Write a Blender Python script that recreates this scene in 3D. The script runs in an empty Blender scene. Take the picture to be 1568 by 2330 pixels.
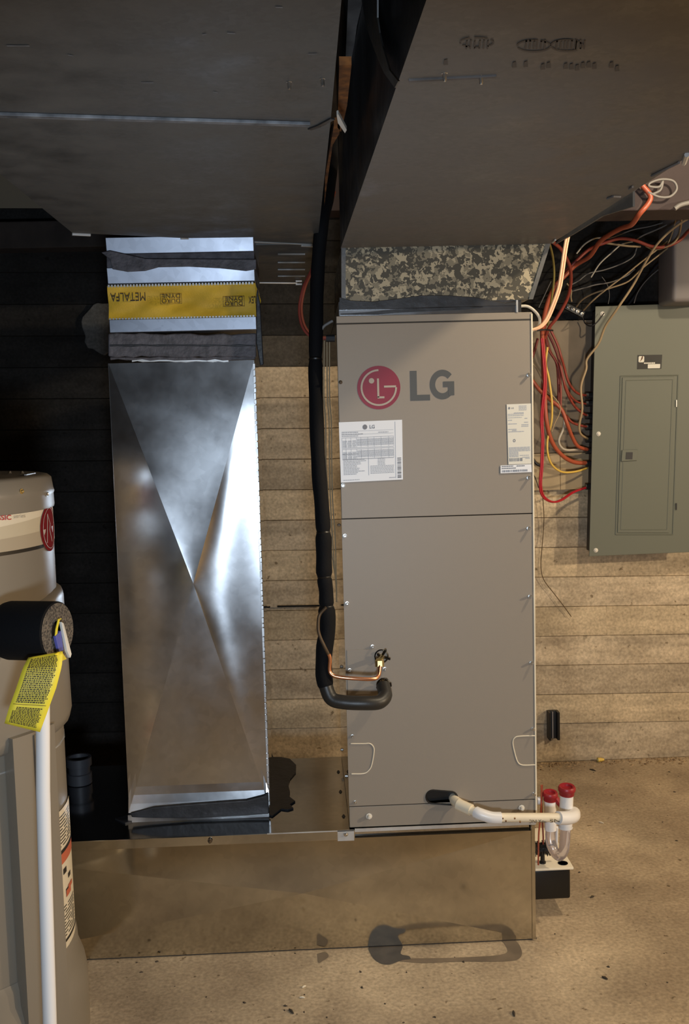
import bpy, bmesh, math, random
from mathutils import Vector, Matrix
random.seed(7)
S = bpy.context.scene
COL = S.collection

# ------------------------------------------------------------------ camera
F, PX, PY = 2300.0, 784.0, 1165.0
CAM = Vector((-0.082, -2.370, 1.290))
def _axes():
    rx, ry, rz = 0.0905, 0.0377, 0.0262
    cy, sy, cp, sp, cr, sr = math.cos(ry), math.sin(ry), math.cos(rx), math.sin(rx), math.cos(rz), math.sin(rz)
    fwd = Vector((sy*cp, cy*cp, -sp)); right = Vector((cy, -sy, 0)); down = fwd.cross(right)
    return cr*right + sr*down, -sr*right + cr*down, fwd
AR, AD, AF = _axes()
cd = bpy.data.cameras.new('camera'); cam = bpy.data.objects.new('camera', cd); COL.objects.link(cam)
cd.sensor_fit = 'HORIZONTAL'; cd.sensor_width = 36; cd.lens = F/1568*36; cd.clip_start = .02
cam.matrix_world = Matrix.Translation(CAM) @ Matrix((AR, -AD, -AF)).transposed().to_4x4()
S.camera = cam

# ------------------------------------------------------------------ world, lamps, exposure
w = bpy.data.worlds.new('world'); S.world = w; w.use_nodes = True
w.node_tree.nodes['Background'].inputs[0].default_value = (.02, .022, .026, 1)
w.node_tree.nodes['Background'].inputs[1].default_value = 1.0
S.view_settings.view_transform = 'Standard'; S.view_settings.look = 'None'
S.view_settings.gamma = 1; S.view_settings.use_curve_mapping = False
S.view_settings.exposure = 0.0
def lamp(name, kind, loc, energy, color, size=.05, target=None, **kw):
    d = bpy.data.lights.new(name, kind); d.energy = energy; d.color = color
    if kind == 'AREA': d.size = size
    else: d.shadow_soft_size = size
    for k, v in kw.items(): setattr(d, k, v)
    o = bpy.data.objects.new(name, d); COL.objects.link(o); o.location = loc
    if target is not None:
        o.rotation_euler = (Vector(target)-Vector(loc)).to_track_quat('-Z', 'Y').to_euler()
    return o
WARM = (1.0, .82, .58)
lamp('ceiling_bulb', 'POINT', (1.11, -.45, 2.09), 48, WARM, .035)
lamp('far_ceiling_bulb', 'POINT', (3.1, -1.5, 1.80), 185, WARM, .04)
lamp('low_cool_lamp', 'SPOT', (-.05, -2.40, .92), 86, (.70, .84, 1.0), .085, target=(-.20, .3, .95),
     spot_size=math.radians(82), spot_blend=.75)  # cool lamp near the camera, lowered and widened to shape the riser's highlight

# ------------------------------------------------------------------ helpers
def P(x, y, ax, v):
    """the point of the plane (axis ax = v) that the lens sees at photograph pixel x, y (survey of the photograph)"""
    r = AR*((x-PX)/F) + AD*((y-PY)/F) + AF
    return CAM + r*((v-CAM[ax])/r[ax])
def PYp(x, y, Y): return P(x, y, 1, Y)
def lin(c):
    c = c/255.0
    return c/12.92 if c <= .04045 else ((c+.055)/1.055)**2.4
def rgb(r, g, b): return (lin(r), lin(g), lin(b), 1)

class MB:
    def __init__(s): s.v = []; s.f = []
    def add(s, vs, fs):
        n = len(s.v); s.v += [Vector(a) for a in vs]; s.f += [tuple(i+n for i in f) for f in fs]; return s
    def box(s, a, b):
        x0, y0, z0 = [min(a[i], b[i]) for i in range(3)]; x1, y1, z1 = [max(a[i], b[i]) for i in range(3)]
        return s.add([(x0,y0,z0),(x1,y0,z0),(x1,y1,z0),(x0,y1,z0),(x0,y0,z1),(x1,y0,z1),(x1,y1,z1),(x0,y1,z1)],
                     [(0,3,2,1),(4,5,6,7),(0,1,5,4),(1,2,6,5),(2,3,7,6),(3,0,4,7)])
    def prism(s, pts, d):
        """polygon pts extruded by vector d"""
        n = len(pts); d = Vector(d); a = [Vector(p) for p in pts]
        nrm = Vector()
        for i in range(n): nrm += a[i].cross(a[(i+1) % n])
        if nrm.dot(d) > 0: a.reverse()
        return s.add(a+[p+d for p in a], [tuple(range(n)), tuple(range(2*n-1, n-1, -1))] +
                     [((i+1) % n, i, i+n, (i+1) % n+n) for i in range(n)])
    def tube(s, pts, r, seg=10, caps=True, radii=None):
        pts = [Vector(p) for p in pts]; n = len(pts); up = None; base = len(s.v)
        for i, p in enumerate(pts):
            t = (pts[min(i+1, n-1)]-pts[max(i-1, 0)]).normalized()
            if up is None:
                up = t.orthogonal().normalized()
            else:
                up = (up - t*up.dot(t)).normalized()
            q = t.cross(up); rr = radii[i] if radii else r
            for k in range(seg):
                a = 2*math.pi*k/seg
                s.v.append(p + rr*(math.cos(a)*up + math.sin(a)*q))
        for i in range(n-1):
            for k in range(seg):
                a = base+i*seg+k; b = base+i*seg+(k+1) % seg
                s.f.append((a, b, b+seg, a+seg))
        if caps:
            s.f.append(tuple(base+k for k in reversed(range(seg)))); s.f.append(tuple(base+(n-1)*seg+k for k in range(seg)))
        return s
    def lathe(s, prof, c, axis=(0,0,1), seg=24, a0=0, a1=2*math.pi):
        """prof: (radius, height) list revolved around axis through c"""
        ax = Vector(axis).normalized()
        u = Vector((1,0,0)) if abs(ax.z) > .9 else Vector((0,0,1)).cross(ax).normalized()
        q = ax.cross(u); c = Vector(c); full = abs(a1-a0-2*math.pi) < 1e-6; m = seg if full else seg+1; base = len(s.v)
        for r, h in prof:
            for k in range(m):
                a = a0+(a1-a0)*k/seg
                s.v.append(c + ax*h + r*(math.cos(a)*u + math.sin(a)*q))
        for i in range(len(prof)-1):
            for k in range(seg):
                a = base+i*m+k; b = base+i*m+(k+1) % m
                s.f.append((a, b, b+m, a+m))
        return s
    def build(s, name, m, parent=None, smooth=False, bevel=0, ang=35, bseg=2):
        me = bpy.data.meshes.new(name); me.from_pydata([tuple(v) for v in s.v], [], s.f); me.update()
        bm = bmesh.new(); bm.from_mesh(me)
        if bevel:
            es = [e for e in bm.edges if len(e.link_faces) == 2 and e.calc_face_angle(0) > .5]
            bmesh.ops.bevel(bm, geom=es, offset=bevel, segments=bseg, affect='EDGES', profile=.5)
        bmesh.ops.remove_doubles(bm, verts=bm.verts, dist=1e-6)
        bm.to_mesh(me); bm.free()
        if smooth:
            me.shade_smooth(); me.set_sharp_from_angle(angle=math.radians(ang))
        me.materials.append(m)
        o = bpy.data.objects.new(name, me); COL.objects.link(o)
        if name.endswith(('_print','_text','_heading','_picture','_lettering','scuff_marks','_teeth','label_symbol','print_frame')): o['kind'] = 'stuff'
        if parent: o.parent = parent; o.matrix_parent_inverse = parent.matrix_world.inverted()
        return o
def tag(o, label=None, cat=None, group=None, kind=None):
    if label: o['label'] = label
    if cat: o['category'] = cat
    if group: o['group'] = group
    if kind: o['kind'] = kind
    return o
def thing(name, loc, label, cat, group=None):
    o = bpy.data.objects.new(name, None); COL.objects.link(o); o.location = loc; o.empty_display_size = .05
    bpy.context.view_layer.update()
    o.matrix_world = Matrix.Translation(Vector(loc))
    return tag(o, label, cat, group)
def part(o, label): o['label'] = label; return o
def smoothpath(pts, n=6):
    """Catmull-Rom through pts"""
    p = [Vector(a) for a in pts]; p = [2*p[0]-p[1]]+p+[2*p[-1]-p[-2]]; out = []
    for i in range(1, len(p)-2):
        for k in range(n):
            t = k/n
            out.append(.5*((2*p[i])+(-p[i-1]+p[i+1])*t+(2*p[i-1]-5*p[i]+4*p[i+1]-p[i+2])*t*t+(-p[i-1]+3*p[i]-3*p[i+1]+p[i+2])*t**3))
    out.append(p[-2]); return out
def text_mesh(txt, size, width=None, bold=0.0):
    c = bpy.data.curves.new('t', 'FONT'); c.body = txt; c.size = size; c.align_x = 'CENTER'; c.align_y = 'CENTER'
    c.extrude = 0; c.offset = bold; c.resolution_u = 3
    o = bpy.data.objects.new('t', c); COL.objects.link(o)
    dg = bpy.context.evaluated_depsgraph_get(); me = bpy.data.meshes.new_from_object(o.evaluated_get(dg))
    vs = [v.co.copy() for v in me.vertices]; fs = [tuple(p.vertices) for p in me.polygons]
    bpy.data.objects.remove(o); bpy.data.curves.remove(c); bpy.data.meshes.remove(me)
    xs = [v.x for v in vs]; ys = [v.y for v in vs]; cx = (min(xs)+max(xs))/2; cy = (min(ys)+max(ys))/2
    k = (width/(max(xs)-min(xs))) if width else 1
    return [Vector(((v.x-cx)*k, v.y-cy, 0)) for v in vs], fs

# ------------------------------------------------------------------ materials
def nt(name):
    m = bpy.data.materials.new(name); m.use_nodes = True
    n = m.node_tree; b = n.nodes['Principled BSDF']; return m, n, b
def mat(name, col, rough=.6, metal=0, var=0, scale=8, bump=0, bscale=60, alpha=1, spec=.5, trans=0, coat=0, detail=6, col2=None, dist=.002):
    m, n, b = nt(name)
    b.inputs['Base Color'].default_value = col; b.inputs['Roughness'].default_value = rough
    b.inputs['Metallic'].default_value = metal; b.inputs['Specular IOR Level'].default_value = spec
    if coat: b.inputs['Coat Weight'].default_value = coat; b.inputs['Coat Roughness'].default_value = .1
    if trans: b.inputs['Transmission Weight'].default_value = trans
    tc = n.nodes.new('ShaderNodeTexCoord')
    if var or col2:
        t = n.nodes.new('ShaderNodeTexNoise'); t.inputs['Scale'].default_value = scale; t.inputs['Detail'].default_value = detail
        n.links.new(tc.outputs['Object'], t.inputs['Vector'])
        r = n.nodes.new('ShaderNodeValToRGB')
        c2 = col2 if col2 else tuple(c*(1-var) for c in col[:3])+(1,)
        c1 = col if col2 else tuple(min(1, c*(1+var)) for c in col[:3])+(1,)
        r.color_ramp.elements[0].color = c2; r.color_ramp.elements[1].color = c1
        r.color_ramp.elements[0].position = .36; r.color_ramp.elements[1].position = .64
        n.links.new(t.outputs['Fac'], r.inputs['Fac']); n.links.new(r.outputs['Color'], b.inputs['Base Color'])
    if bump:
        t = n.nodes.new('ShaderNodeTexNoise'); t.inputs['Scale'].default_value = bscale; t.inputs['Detail'].default_value = 8
        n.links.new(tc.outputs['Object'], t.inputs['Vector'])
        bp = n.nodes.new('ShaderNodeBump'); bp.inputs['Strength'].default_value = bump; bp.inputs['Distance'].default_value = dist
        n.links.new(t.outputs['Fac'], bp.inputs['Height']); n.links.new(bp.outputs['Normal'], b.inputs['Normal'])
    return m
def galv(name, col, rough, spangle=0, wav=0, dust=0, dustcol=(.12,.11,.10,1), spscale=60):
    """zinc coated sheet: faint crystal cells, gloss variation, slight oil-canning"""
    m, n, b = nt(name); L = n.links.new
    b.inputs['Metallic'].default_value = 1
    tc = n.nodes.new('ShaderNodeTexCoord')
    vo = n.nodes.new('ShaderNodeTexVoronoi'); vo.inputs['Scale'].default_value = spscale
    no = n.nodes.new('ShaderNodeTexNoise'); no.inputs['Scale'].default_value = 7; no.inputs['Detail'].default_value = 7
    L(tc.outputs['Object'], vo.inputs['Vector']); L(tc.outputs['Object'], no.inputs['Vector'])
    hs = n.nodes.new('ShaderNodeSeparateColor'); L(vo.outputs['Color'], hs.inputs[0])
    mr = n.nodes.new('ShaderNodeMapRange'); L(hs.outputs[0], mr.inputs['Value'])
    mr.inputs['To Min'].default_value = 1-spangle; mr.inputs['To Max'].default_value = 1
    mx = n.nodes.new('ShaderNodeMix'); mx.data_type = 'RGBA'; mx.blend_type = 'MULTIPLY'; mx.inputs['Factor'].default_value = 1
    mx.inputs['A'].default_value = col; cb = n.nodes.new('ShaderNodeCombineColor')
    for i in range(3): L(mr.outputs[0], cb.inputs[i])
    L(cb.outputs[0], mx.inputs['B']); L(mx.outputs['Result'], b.inputs['Base Color'])
    r2 = n.nodes.new('ShaderNodeMapRange'); L(no.outputs['Fac'], r2.inputs['Value'])
    r2.inputs['From Min'].default_value = .3; r2.inputs['From Max'].default_value = .7
    r2.inputs['To Min'].default_value = rough*.8; r2.inputs['To Max'].default_value = rough*1.25
    L(r2.outputs[0], b.inputs['Roughness'])
    if wav:
        n2 = n.nodes.new('ShaderNodeTexNoise'); n2.inputs['Scale'].default_value = 3.0; n2.inputs['Detail'].default_value = 2
        L(tc.outputs['Object'], n2.inputs['Vector'])
        bp = n.nodes.new('ShaderNodeBump'); bp.inputs['Strength'].default_value = 1; bp.inputs['Distance'].default_value = wav
        L(n2.outputs['Fac'], bp.inputs['Height']); L(bp.outputs['Normal'], b.inputs['Normal'])
    if dust:
        out = n.nodes['Material Output']; d = n.nodes.new('ShaderNodeBsdfDiffuse'); d.inputs['Color'].default_value = dustcol
        ms = n.nodes.new('ShaderNodeMixShader'); n3 = n.nodes.new('ShaderNodeTexNoise'); n3.inputs['Scale'].default_value = 14; n3.inputs['Detail'].default_value = 8
        L(tc.outputs['Object'], n3.inputs['Vector'])
        r3 = n.nodes.new('ShaderNodeMapRange'); L(n3.outputs['Fac'], r3.inputs['Value'])
        r3.inputs['From Min'].default_value = .3; r3.inputs['From Max'].default_value = .7
        r3.inputs['To Min'].default_value = max(0, dust-.25); r3.inputs['To Max'].default_value = min(1, dust+.25)
        L(r3.outputs[0], ms.inputs[0]); L(b.outputs[0], ms.inputs[1]); L(d.outputs[0], ms.inputs[2]); L(ms.outputs[0], out.inputs[0])
    return m
def spangled(name):
    """weathered sheet with large dull and bright zinc flowers"""
    m, n, b = nt(name); L = n.links.new
    tc = n.nodes.new('ShaderNodeTexCoord'); no = n.nodes.new('ShaderNodeTexNoise'); no.inputs['Scale'].default_value = 60; no.inputs['Detail'].default_value = 2
    vo = n.nodes.new('ShaderNodeTexVoronoi'); vo.inputs['Scale'].default_value = 85; vo.distance = 'MANHATTAN'
    ad = n.nodes.new('ShaderNodeVectorMath'); ad.operation = 'MULTIPLY_ADD'; ad.inputs[1].default_value = (.045,.045,.045)
    L(tc.outputs['Object'], no.inputs['Vector']); L(no.outputs['Color'], ad.inputs[0]); L(tc.outputs['Object'], ad.inputs[2]); L(ad.outputs[0], vo.inputs['Vector'])
    s = n.nodes.new('ShaderNodeSeparateColor'); L(vo.outputs['Color'], s.inputs[0])
    r = n.nodes.new('ShaderNodeValToRGB'); L(s.outputs[0], r.inputs['Fac'])
    r.color_ramp.interpolation = 'CONSTANT'
    e = r.color_ramp.elements; e[0].color = (.07,.062,.045,1); e[1].position = .5; e[1].color = (.40,.34,.23,1)
    x = e.new(.78); x.color = (.22,.19,.13,1)
    L(r.outputs['Color'], b.inputs['Base Color']); b.inputs['Roughness'].default_value = .55; b.inputs['Metallic'].default_value = .25
    return m
def concrete(name, c1, c2, bump=.6, scale=5, pit=True, dark=None):
    m, n, b = nt(name); L = n.links.new
    b.inputs['Roughness'].default_value = .92; b.inputs['Specular IOR Level'].default_value = .2
    tc = n.nodes.new('ShaderNodeTexCoord')
    a = n.nodes.new('ShaderNodeTexNoise'); a.inputs['Scale'].default_value = scale; a.inputs['Detail'].default_value = 10; a.inputs['Roughness'].default_value = .65
    L(tc.outputs['Object'], a.inputs['Vector'])
    r = n.nodes.new('ShaderNodeValToRGB'); L(a.outputs['Fac'], r.inputs['Fac'])
    r.color_ramp.elements[0].position = .3; r.color_ramp.elements[1].position = .7
    r.color_ramp.elements[0].color = c2; r.color_ramp.elements[1].color = c1
    last = r.outputs['Color']
    if pit:
        q = n.nodes.new('ShaderNodeTexNoise'); q.inputs['Scale'].default_value = 38; q.inputs['Detail'].default_value = 3
        L(tc.outputs['Object'], q.inputs['Vector'])
        rr = n.nodes.new('ShaderNodeValToRGB'); L(q.outputs['Fac'], rr.inputs['Fac'])
        rr.color_ramp.elements[0].position = .27; rr.color_ramp.elements[0].color = (.45,.42,.38,1)
        rr.color_ramp.elements[1].position = .33; rr.color_ramp.elements[1].color = (1,1,1,1)
        mx = n.nodes.new('ShaderNodeMix'); mx.data_type = 'RGBA'; mx.blend_type = 'MULTIPLY'; mx.inputs['Factor'].default_value = 1
        L(last, mx.inputs['A']); L(rr.outputs['Color'], mx.inputs['B']); last = mx.outputs['Result']
    fg = n.nodes.new('ShaderNodeTexNoise'); fg.inputs['Scale'].default_value = 110; fg.inputs['Detail'].default_value = 6; L(tc.outputs['Object'], fg.inputs['Vector'])
    mp = n.nodes.new('ShaderNodeMapping'); mp.inputs['Scale'].default_value = (1.2, 1, 9); L(tc.outputs['Object'], mp.inputs['Vector'])
    sg = n.nodes.new('ShaderNodeTexNoise'); sg.inputs['Scale'].default_value = 2.5; sg.inputs['Detail'].default_value = 4; L(mp.outputs[0], sg.inputs['Vector'])
    oi = n.nodes.new('ShaderNodeObjectInfo')
    val = None
    for src, lo, hi in ((fg.outputs['Fac'],.72,1.28),(sg.outputs['Fac'],.70,1.30),(oi.outputs['Random'],.90,1.08)):
        q2 = n.nodes.new('ShaderNodeMapRange'); L(src, q2.inputs['Value']); q2.inputs['To Min'].default_value = lo; q2.inputs['To Max'].default_value = hi
        if src is not oi.outputs['Random']: q2.inputs['From Min'].default_value = .25; q2.inputs['From Max'].default_value = .75
        if val is None: val = q2.outputs[0]
        else:
            mm = n.nodes.new('ShaderNodeMath'); mm.operation = 'MULTIPLY'; L(val, mm.inputs[0]); L(q2.outputs[0], mm.inputs[1]); val = mm.outputs[0]
    vm = n.nodes.new('ShaderNodeVectorMath'); vm.operation = 'SCALE'; L(last, vm.inputs[0]); L(val, vm.inputs['Scale']); last = vm.outputs[0]
    L(last, b.inputs['Base Color'])
    h = n.nodes.new('ShaderNodeTexNoise'); h.inputs['Scale'].default_value = 45; h.inputs['Detail'].default_value = 8
    L(tc.outputs['Object'], h.inputs['Vector'])
    bp = n.nodes.new('ShaderNodeBump'); bp.inputs['Strength'].default_value = bump; bp.inputs['Distance'].default_value = .004
    L(h.outputs['Fac'], bp.inputs['Height']); L(bp.outputs['Normal'], b.inputs['Normal'])
    return m
M = {}
M['wall'] = concrete('cast_concrete', (.56,.46,.33,1), (.36,.285,.195,1))
M['wall2'] = concrete('cast_concrete_buff', (.62,.50,.34,1), (.42,.33,.215,1), scale=3.5)
M['wall_dimmed'] = concrete('dimmed_concrete', (.085,.075,.062,1), (.05,.044,.037,1))  # concrete dimmed in colour to stand for shade and dark reflections
M['tar_and_shade'] = concrete('tarred_and_shaded_concrete', (.030,.028,.026,1), (.014,.013,.012,1), bump=.8)  # tar coating at the left; painted shade on the top courses
M['joint'] = mat('joint_concrete', (.24,.19,.13,1), .95)  # darker concrete of the slab behind the joints
M['floor'] = concrete('concrete_floor', (.50,.395,.265,1), (.27,.20,.13,1), bump=.45, scale=2.6)
M['patch'] = concrete('cement_patch', (.12,.12,.115,1), (.07,.07,.068,1), pit=False)
M['duct_shiny'] = galv('galvanised_new', (.66,.67,.69,1), .195, .10, 0)
M['duct_soft'] = galv('galvanised_collar', (.40,.43,.50,1), .40, .12, 0)
M['duct_mirror'] = galv('galvanised_smooth', (.62,.60,.57,1), .035, .03)
M['plenum_face'] = galv('galvanised_base', (.60,.57,.50,1), .11, .08, .0004)
M['plenum_top'] = galv('galvanised_top', (.42,.42,.42,1), .12, .10)
M['duct_old'] = galv('galvanised_dusty', (.24,.25,.265,1), .42, .35, .0015, dust=.72, dustcol=(.145,.142,.134,1), spscale=130)
M['seam_pale'] = mat('scraped_seam', (.17,.18,.195,1), .6, var=.45, scale=30)
M['duct_old2'] = galv('galvanised_dusty_warm', (.26,.26,.26,1), .42, .35, .0015, dust=.78, dustcol=(.185,.172,.155,1), spscale=130)
M['duct_dark'] = galv('galvanised_dull_dark', (.22,.22,.23,1), .38, .2, 0, dust=.3, dustcol=(.03,.03,.032,1))
M['spangle'] = spangled('zinc_flowers')
M['lip'] = galv('galvanised_lip', (.82,.82,.82,1), .38, .1, dust=.35, dustcol=(.5,.5,.48,1))
M['mastic'] = mat('duct_mastic', (.085,.08,.092,1), .55, var=.3, scale=40, bump=.9, bscale=90)
M['mastic_dark'] = mat('duct_mastic_dark', (.022,.023,.027,1), .45, var=.3, scale=30, bump=.5, bscale=60)
M['canvas'] = mat('yellow_canvas', (.62,.40,.03,1), .65, var=.12, scale=18, bump=.25, bscale=300)
M['ink'] = mat('black_print', (.03,.028,.02,1), .7)
M['lg'] = mat('beige_paint', (.285,.245,.197,1), .42, bump=.12, bscale=900, spec=.4)
M['lg_side'] = galv('cabinet_side_metal', (.60,.57,.52,1), .03, .03)
M['groove'] = mat('groove_dark', (.03,.027,.024,1), .8)
M['logo_red'] = mat('logo_red', (.24,.012,.032,1), .5)
M['logo_cream'] = mat('logo_cream', (.42,.36,.29,1), .5)
M['logo_grey'] = mat('logo_grey', (.075,.075,.070,1), .5)
M['paper'] = mat('label_white', (.80,.82,.86,1), .4)
M['paper2'] = mat('label_cream', (.72,.70,.62,1), .45)
M['print_grey'] = mat('print_grey', (.38,.41,.47,1), .6)
M['print_mid'] = mat('print_mid_grey', (.20,.21,.24,1), .6)
M['zinc'] = mat('zinc_screw', (.72,.70,.66,1), .28, 1)
M['whitebolt'] = mat('white_bolt', (.70,.66,.58,1), .4)
M['black'] = mat('black_plastic', (.006,.0055,.005,1), .4)
M['foam'] = mat('black_foam', (.004,.004,.005,1), .8, spec=.2, bump=.3, bscale=220)
M['foam_sheen'] = mat('black_foam_fresh', (.022,.021,.019,1), .42, bump=.12, bscale=200)
M['foam_cut'] = mat('cut_foam_face', (.20,.165,.125,1), .9, col2=(.035,.03,.027,1), scale=260, bump=1, bscale=260)
M['copper'] = mat('copper', (.86,.42,.24,1), .28, 1)
M['brass'] = mat('brass', (.82,.62,.26,1), .3, 1)
M['oldcopper'] = mat('dull_copper', (.10,.065,.035,1), .5, .5)
M['pvc'] = mat('cream_pvc', (.80,.71,.54,1), .38, var=.06)
M['pvcw'] = mat('white_pvc', (.82,.80,.78,1), .33)
M['capred'] = mat('red_rubber', (.30,.014,.022,1), .4)
M['clear'] = mat('clear_pvc', (.80,.74,.76,1), .12, trans=.82, spec=.5)
M['pump_lid'] = mat('pump_lid_cream', (.80,.72,.56,1), .4)
M['panel'] = mat('panel_green_grey', (.145,.155,.125,1), .45, spec=.4)
M['panel_side'] = mat('panel_box_dark', (.035,.034,.036,1), .6)
M['heater'] = mat('heater_taupe', (.225,.192,.148,1), .33, spec=.55)
M['band_cream'] = mat('heater_band_cream', (.74,.64,.47,1), .4)
M['band_tan'] = mat('heater_band_tan', (.58,.49,.34,1), .3)
M['band_tan2'] = mat('heater_band_deep_tan', (.44,.36,.25,1), .3)
M['band_black'] = mat('heater_band_black', (.02,.016,.012,1), .4)
M['emblem'] = mat('emblem_red', (.17,.008,.010,1), .7, spec=.1)
M['text_red'] = mat('text_red', (.48,.03,.035,1), .4)
M['text_tan'] = mat('text_tan', (.48,.41,.31,1), .4)
M['warnred'] = mat('warning_orange', (.55,.13,.06,1), .4)
M['yellow'] = mat('yellow_tag', (.86,.70,.05,1), .5)
M['blue'] = mat('blue_label', (.10,.11,.38,1), .4)
M['red_cable'] = mat('red_cable', (.25,.042,.028,1), .42)
M['orange_cable'] = mat('orange_cable', (.40,.088,.042,1), .4)
M['crimson'] = mat('crimson_cable', (.45,.018,.030,1), .35)
M['yellow_cable'] = mat('yellow_cable', (.74,.50,.10,1), .4)
M['tan_cable'] = mat('tan_cable', (.38,.28,.16,1), .5)
M['white_cable'] = mat('white_cable', (.50,.46,.38,1), .45)
M['peach'] = mat('peach_cable', (.80,.48,.30,1), .35)
M['grey_cable'] = mat('grey_cable', (.20,.19,.18,1), .55)
M['olive'] = mat('olive_cable', (.22,.18,.05,1), .5)
M['black_cable'] = mat('black_cable', (.014,.014,.018,1), .5)
M['rust'] = mat('rusty_wood', (.36,.13,.03,1), .85, col2=(.10,.04,.015,1), scale=30, bump=.6, bscale=50)
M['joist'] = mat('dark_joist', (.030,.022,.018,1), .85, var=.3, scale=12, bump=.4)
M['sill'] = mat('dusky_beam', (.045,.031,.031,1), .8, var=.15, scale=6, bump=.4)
M['wood_dim'] = mat('grey_board', (.13,.12,.115,1), .8, var=.4, scale=14)
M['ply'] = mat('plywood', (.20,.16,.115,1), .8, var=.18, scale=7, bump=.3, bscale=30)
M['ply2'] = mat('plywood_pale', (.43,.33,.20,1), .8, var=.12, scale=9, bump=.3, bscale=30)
M['rubble'] = mat('rubble', (.42,.30,.17,1), .95, col2=(.20,.13,.07,1), scale=20)
M['debris'] = mat('dark_debris', (.06,.045,.03,1), .9)
M['damp'] = mat('damp_stain', (.075,.062,.05,1), .6, var=.3, scale=18)
M['dampsoft'] = mat('faint_damp', (.20,.15,.10,1), .8, var=.2, scale=12)
M['steel'] = mat('dark_steel', (.06,.062,.065,1), .45, .7)
M['grey_box'] = mat('grey_box', (.18,.165,.165,1), .5)
M['drum'] = mat('dark_grey_pvc', (.055,.055,.062,1), .5)  # white PVC fitting given a dark grey colour

# ------------------------------------------------------------------ setting
def struct(o, name=None): o['kind'] = 'structure'; return o
XL, XR, YB, YF, ZC = -2.4, 4.0, 1.27, -4.2, 2.18
floor = struct(MB().box((XL,YF,-.06), (XR,YB+.1,0)).build('floor', M['floor']))
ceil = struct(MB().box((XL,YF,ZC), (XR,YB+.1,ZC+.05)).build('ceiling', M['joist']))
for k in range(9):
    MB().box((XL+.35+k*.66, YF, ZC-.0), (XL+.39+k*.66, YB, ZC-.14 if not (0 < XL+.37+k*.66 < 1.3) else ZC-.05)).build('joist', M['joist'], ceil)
wb = struct(MB().box((XL,YB+.008,0), (XR,YB+.1,ZC)).build('wall_back', M['joint']))
struct(MB().box((XL-.1,YF,0), (XL,YB+.1,ZC)).build('wall_left', M['tar_and_shade']))  # unseen wall, toned dark so the riser's left facet reflects less
struct(MB().box((XR,YF,0), (XR+.1,YB+.1,ZC)).build('wall_right', M['wall2']))
struct(MB().box((XL,YF-.1,0), (XR,YF,ZC)).build('wall_front', M['wall_dimmed']))  # unseen wall, colour dimmed to darken what the metal reflects
def zj(k, x): return .163+.110*(k-1) - .020*x            # form-board joints dip slightly to the right
def band(x0, x1, k, m, bulge, top=None):
    """one board-marked course of the cast wall, cushion shaped, one piece"""
    g = .0006; mb = MB(); prof = []
    for t, d in ((0, 0), (.015, .45), (.2, .75), (.5, 1), (.8, .75), (.985, .45), (1, 0)):
        prof.append((t, d))
    out = random.uniform(-.0015, .0015); vs = []; n = len(prof); nx = 4
    for i in range(nx+1):
        x = x0+(x1-x0)*i/nx
        xe = x+(g if i == 0 else -g if i == nx else 0)
        for t, d in prof:
            z0 = max(0.0, zj(k, xe)) if k > 0 else 0.0; z1 = zj(k+1, xe)
            if top: z1 = min(z1, top)
            vs.append((xe, YB+.009-(out+.009)-bulge*d if d else YB+.0028, z0+g*.5+(z1-z0-g)*t))
    fs = [(i*n+j, (i+1)*n+j, (i+1)*n+j+1, i*n+j+1) for i in range(nx) for j in range(n-1)]
    fs += [tuple(reversed(range(n))), tuple(nx*n+j for j in range(n))]
    mb.add(vs, fs); return mb.build('concrete_band', m, wb, smooth=True, ang=50)
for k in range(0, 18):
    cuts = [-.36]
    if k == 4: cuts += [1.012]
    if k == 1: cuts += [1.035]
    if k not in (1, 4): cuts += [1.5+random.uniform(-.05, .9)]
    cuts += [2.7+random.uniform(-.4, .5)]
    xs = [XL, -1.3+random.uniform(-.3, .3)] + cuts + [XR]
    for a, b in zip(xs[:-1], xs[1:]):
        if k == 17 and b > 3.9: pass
        m = M['tar_and_shade'] if b <= -.3 else (M['wall2'] if (k*7+int(b*5)) % 3 == 0 or (k == 4 and a > .9) else M['wall'])
        if k == 13 and b > -.3: m = M['wall_dimmed']  # dimmer course, shade near the ducts put into its colour
        if k >= 14: m = M['tar_and_shade']  # top courses near black: shade under the ducts painted as colour
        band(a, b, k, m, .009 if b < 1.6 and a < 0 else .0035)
# sill and header along the top of the wall
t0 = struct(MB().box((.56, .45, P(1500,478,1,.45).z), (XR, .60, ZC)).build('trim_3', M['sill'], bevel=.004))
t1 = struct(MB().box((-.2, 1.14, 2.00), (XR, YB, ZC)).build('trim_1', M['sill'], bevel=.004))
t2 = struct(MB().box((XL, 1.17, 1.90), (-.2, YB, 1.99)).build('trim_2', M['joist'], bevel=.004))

# ------------------------------------------------------------------ base plenum on the floor
ZB, CX, CZ = .300, .457, 1.530
base = thing('floor_plenum', (-.22, .27, 0), 'long low galvanised sheet metal plenum box lying on the floor under the beige cabinet', 'plenum')
BX0, BX1, BY1 = -.96, .455, .54
def creased(corners, apex, name, m, parent, back=None):
    """sheet with a cross-break: four facets meeting at an apex pushed out a few millimetres"""
    c = [Vector(p) for p in corners]; vs = c+[Vector(apex)]
    fs = [(0,1,4), (1,2,4), (2,3,4), (3,0,4)]
    mb = MB(); mb.add(vs, fs)
    if back is not None:
        d = Vector(back); mb.add([p+d for p in c]+c, [(3,2,1,0)]+[((i)%4+4, i, (i+1)%4, (i+1)%4+4)[::-1] for i in range(4)])
    return mb.build(name, m, parent)
ap = PYp(690, 2033, -.013)
creased([(BX0,0,.004),(BX1-.012,0,.004),(BX1-.012,0,ZB-.02),(BX0,0,ZB-.02)], ap, 'front_panel', M['plenum_face'], base, (0,.01,0))
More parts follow.
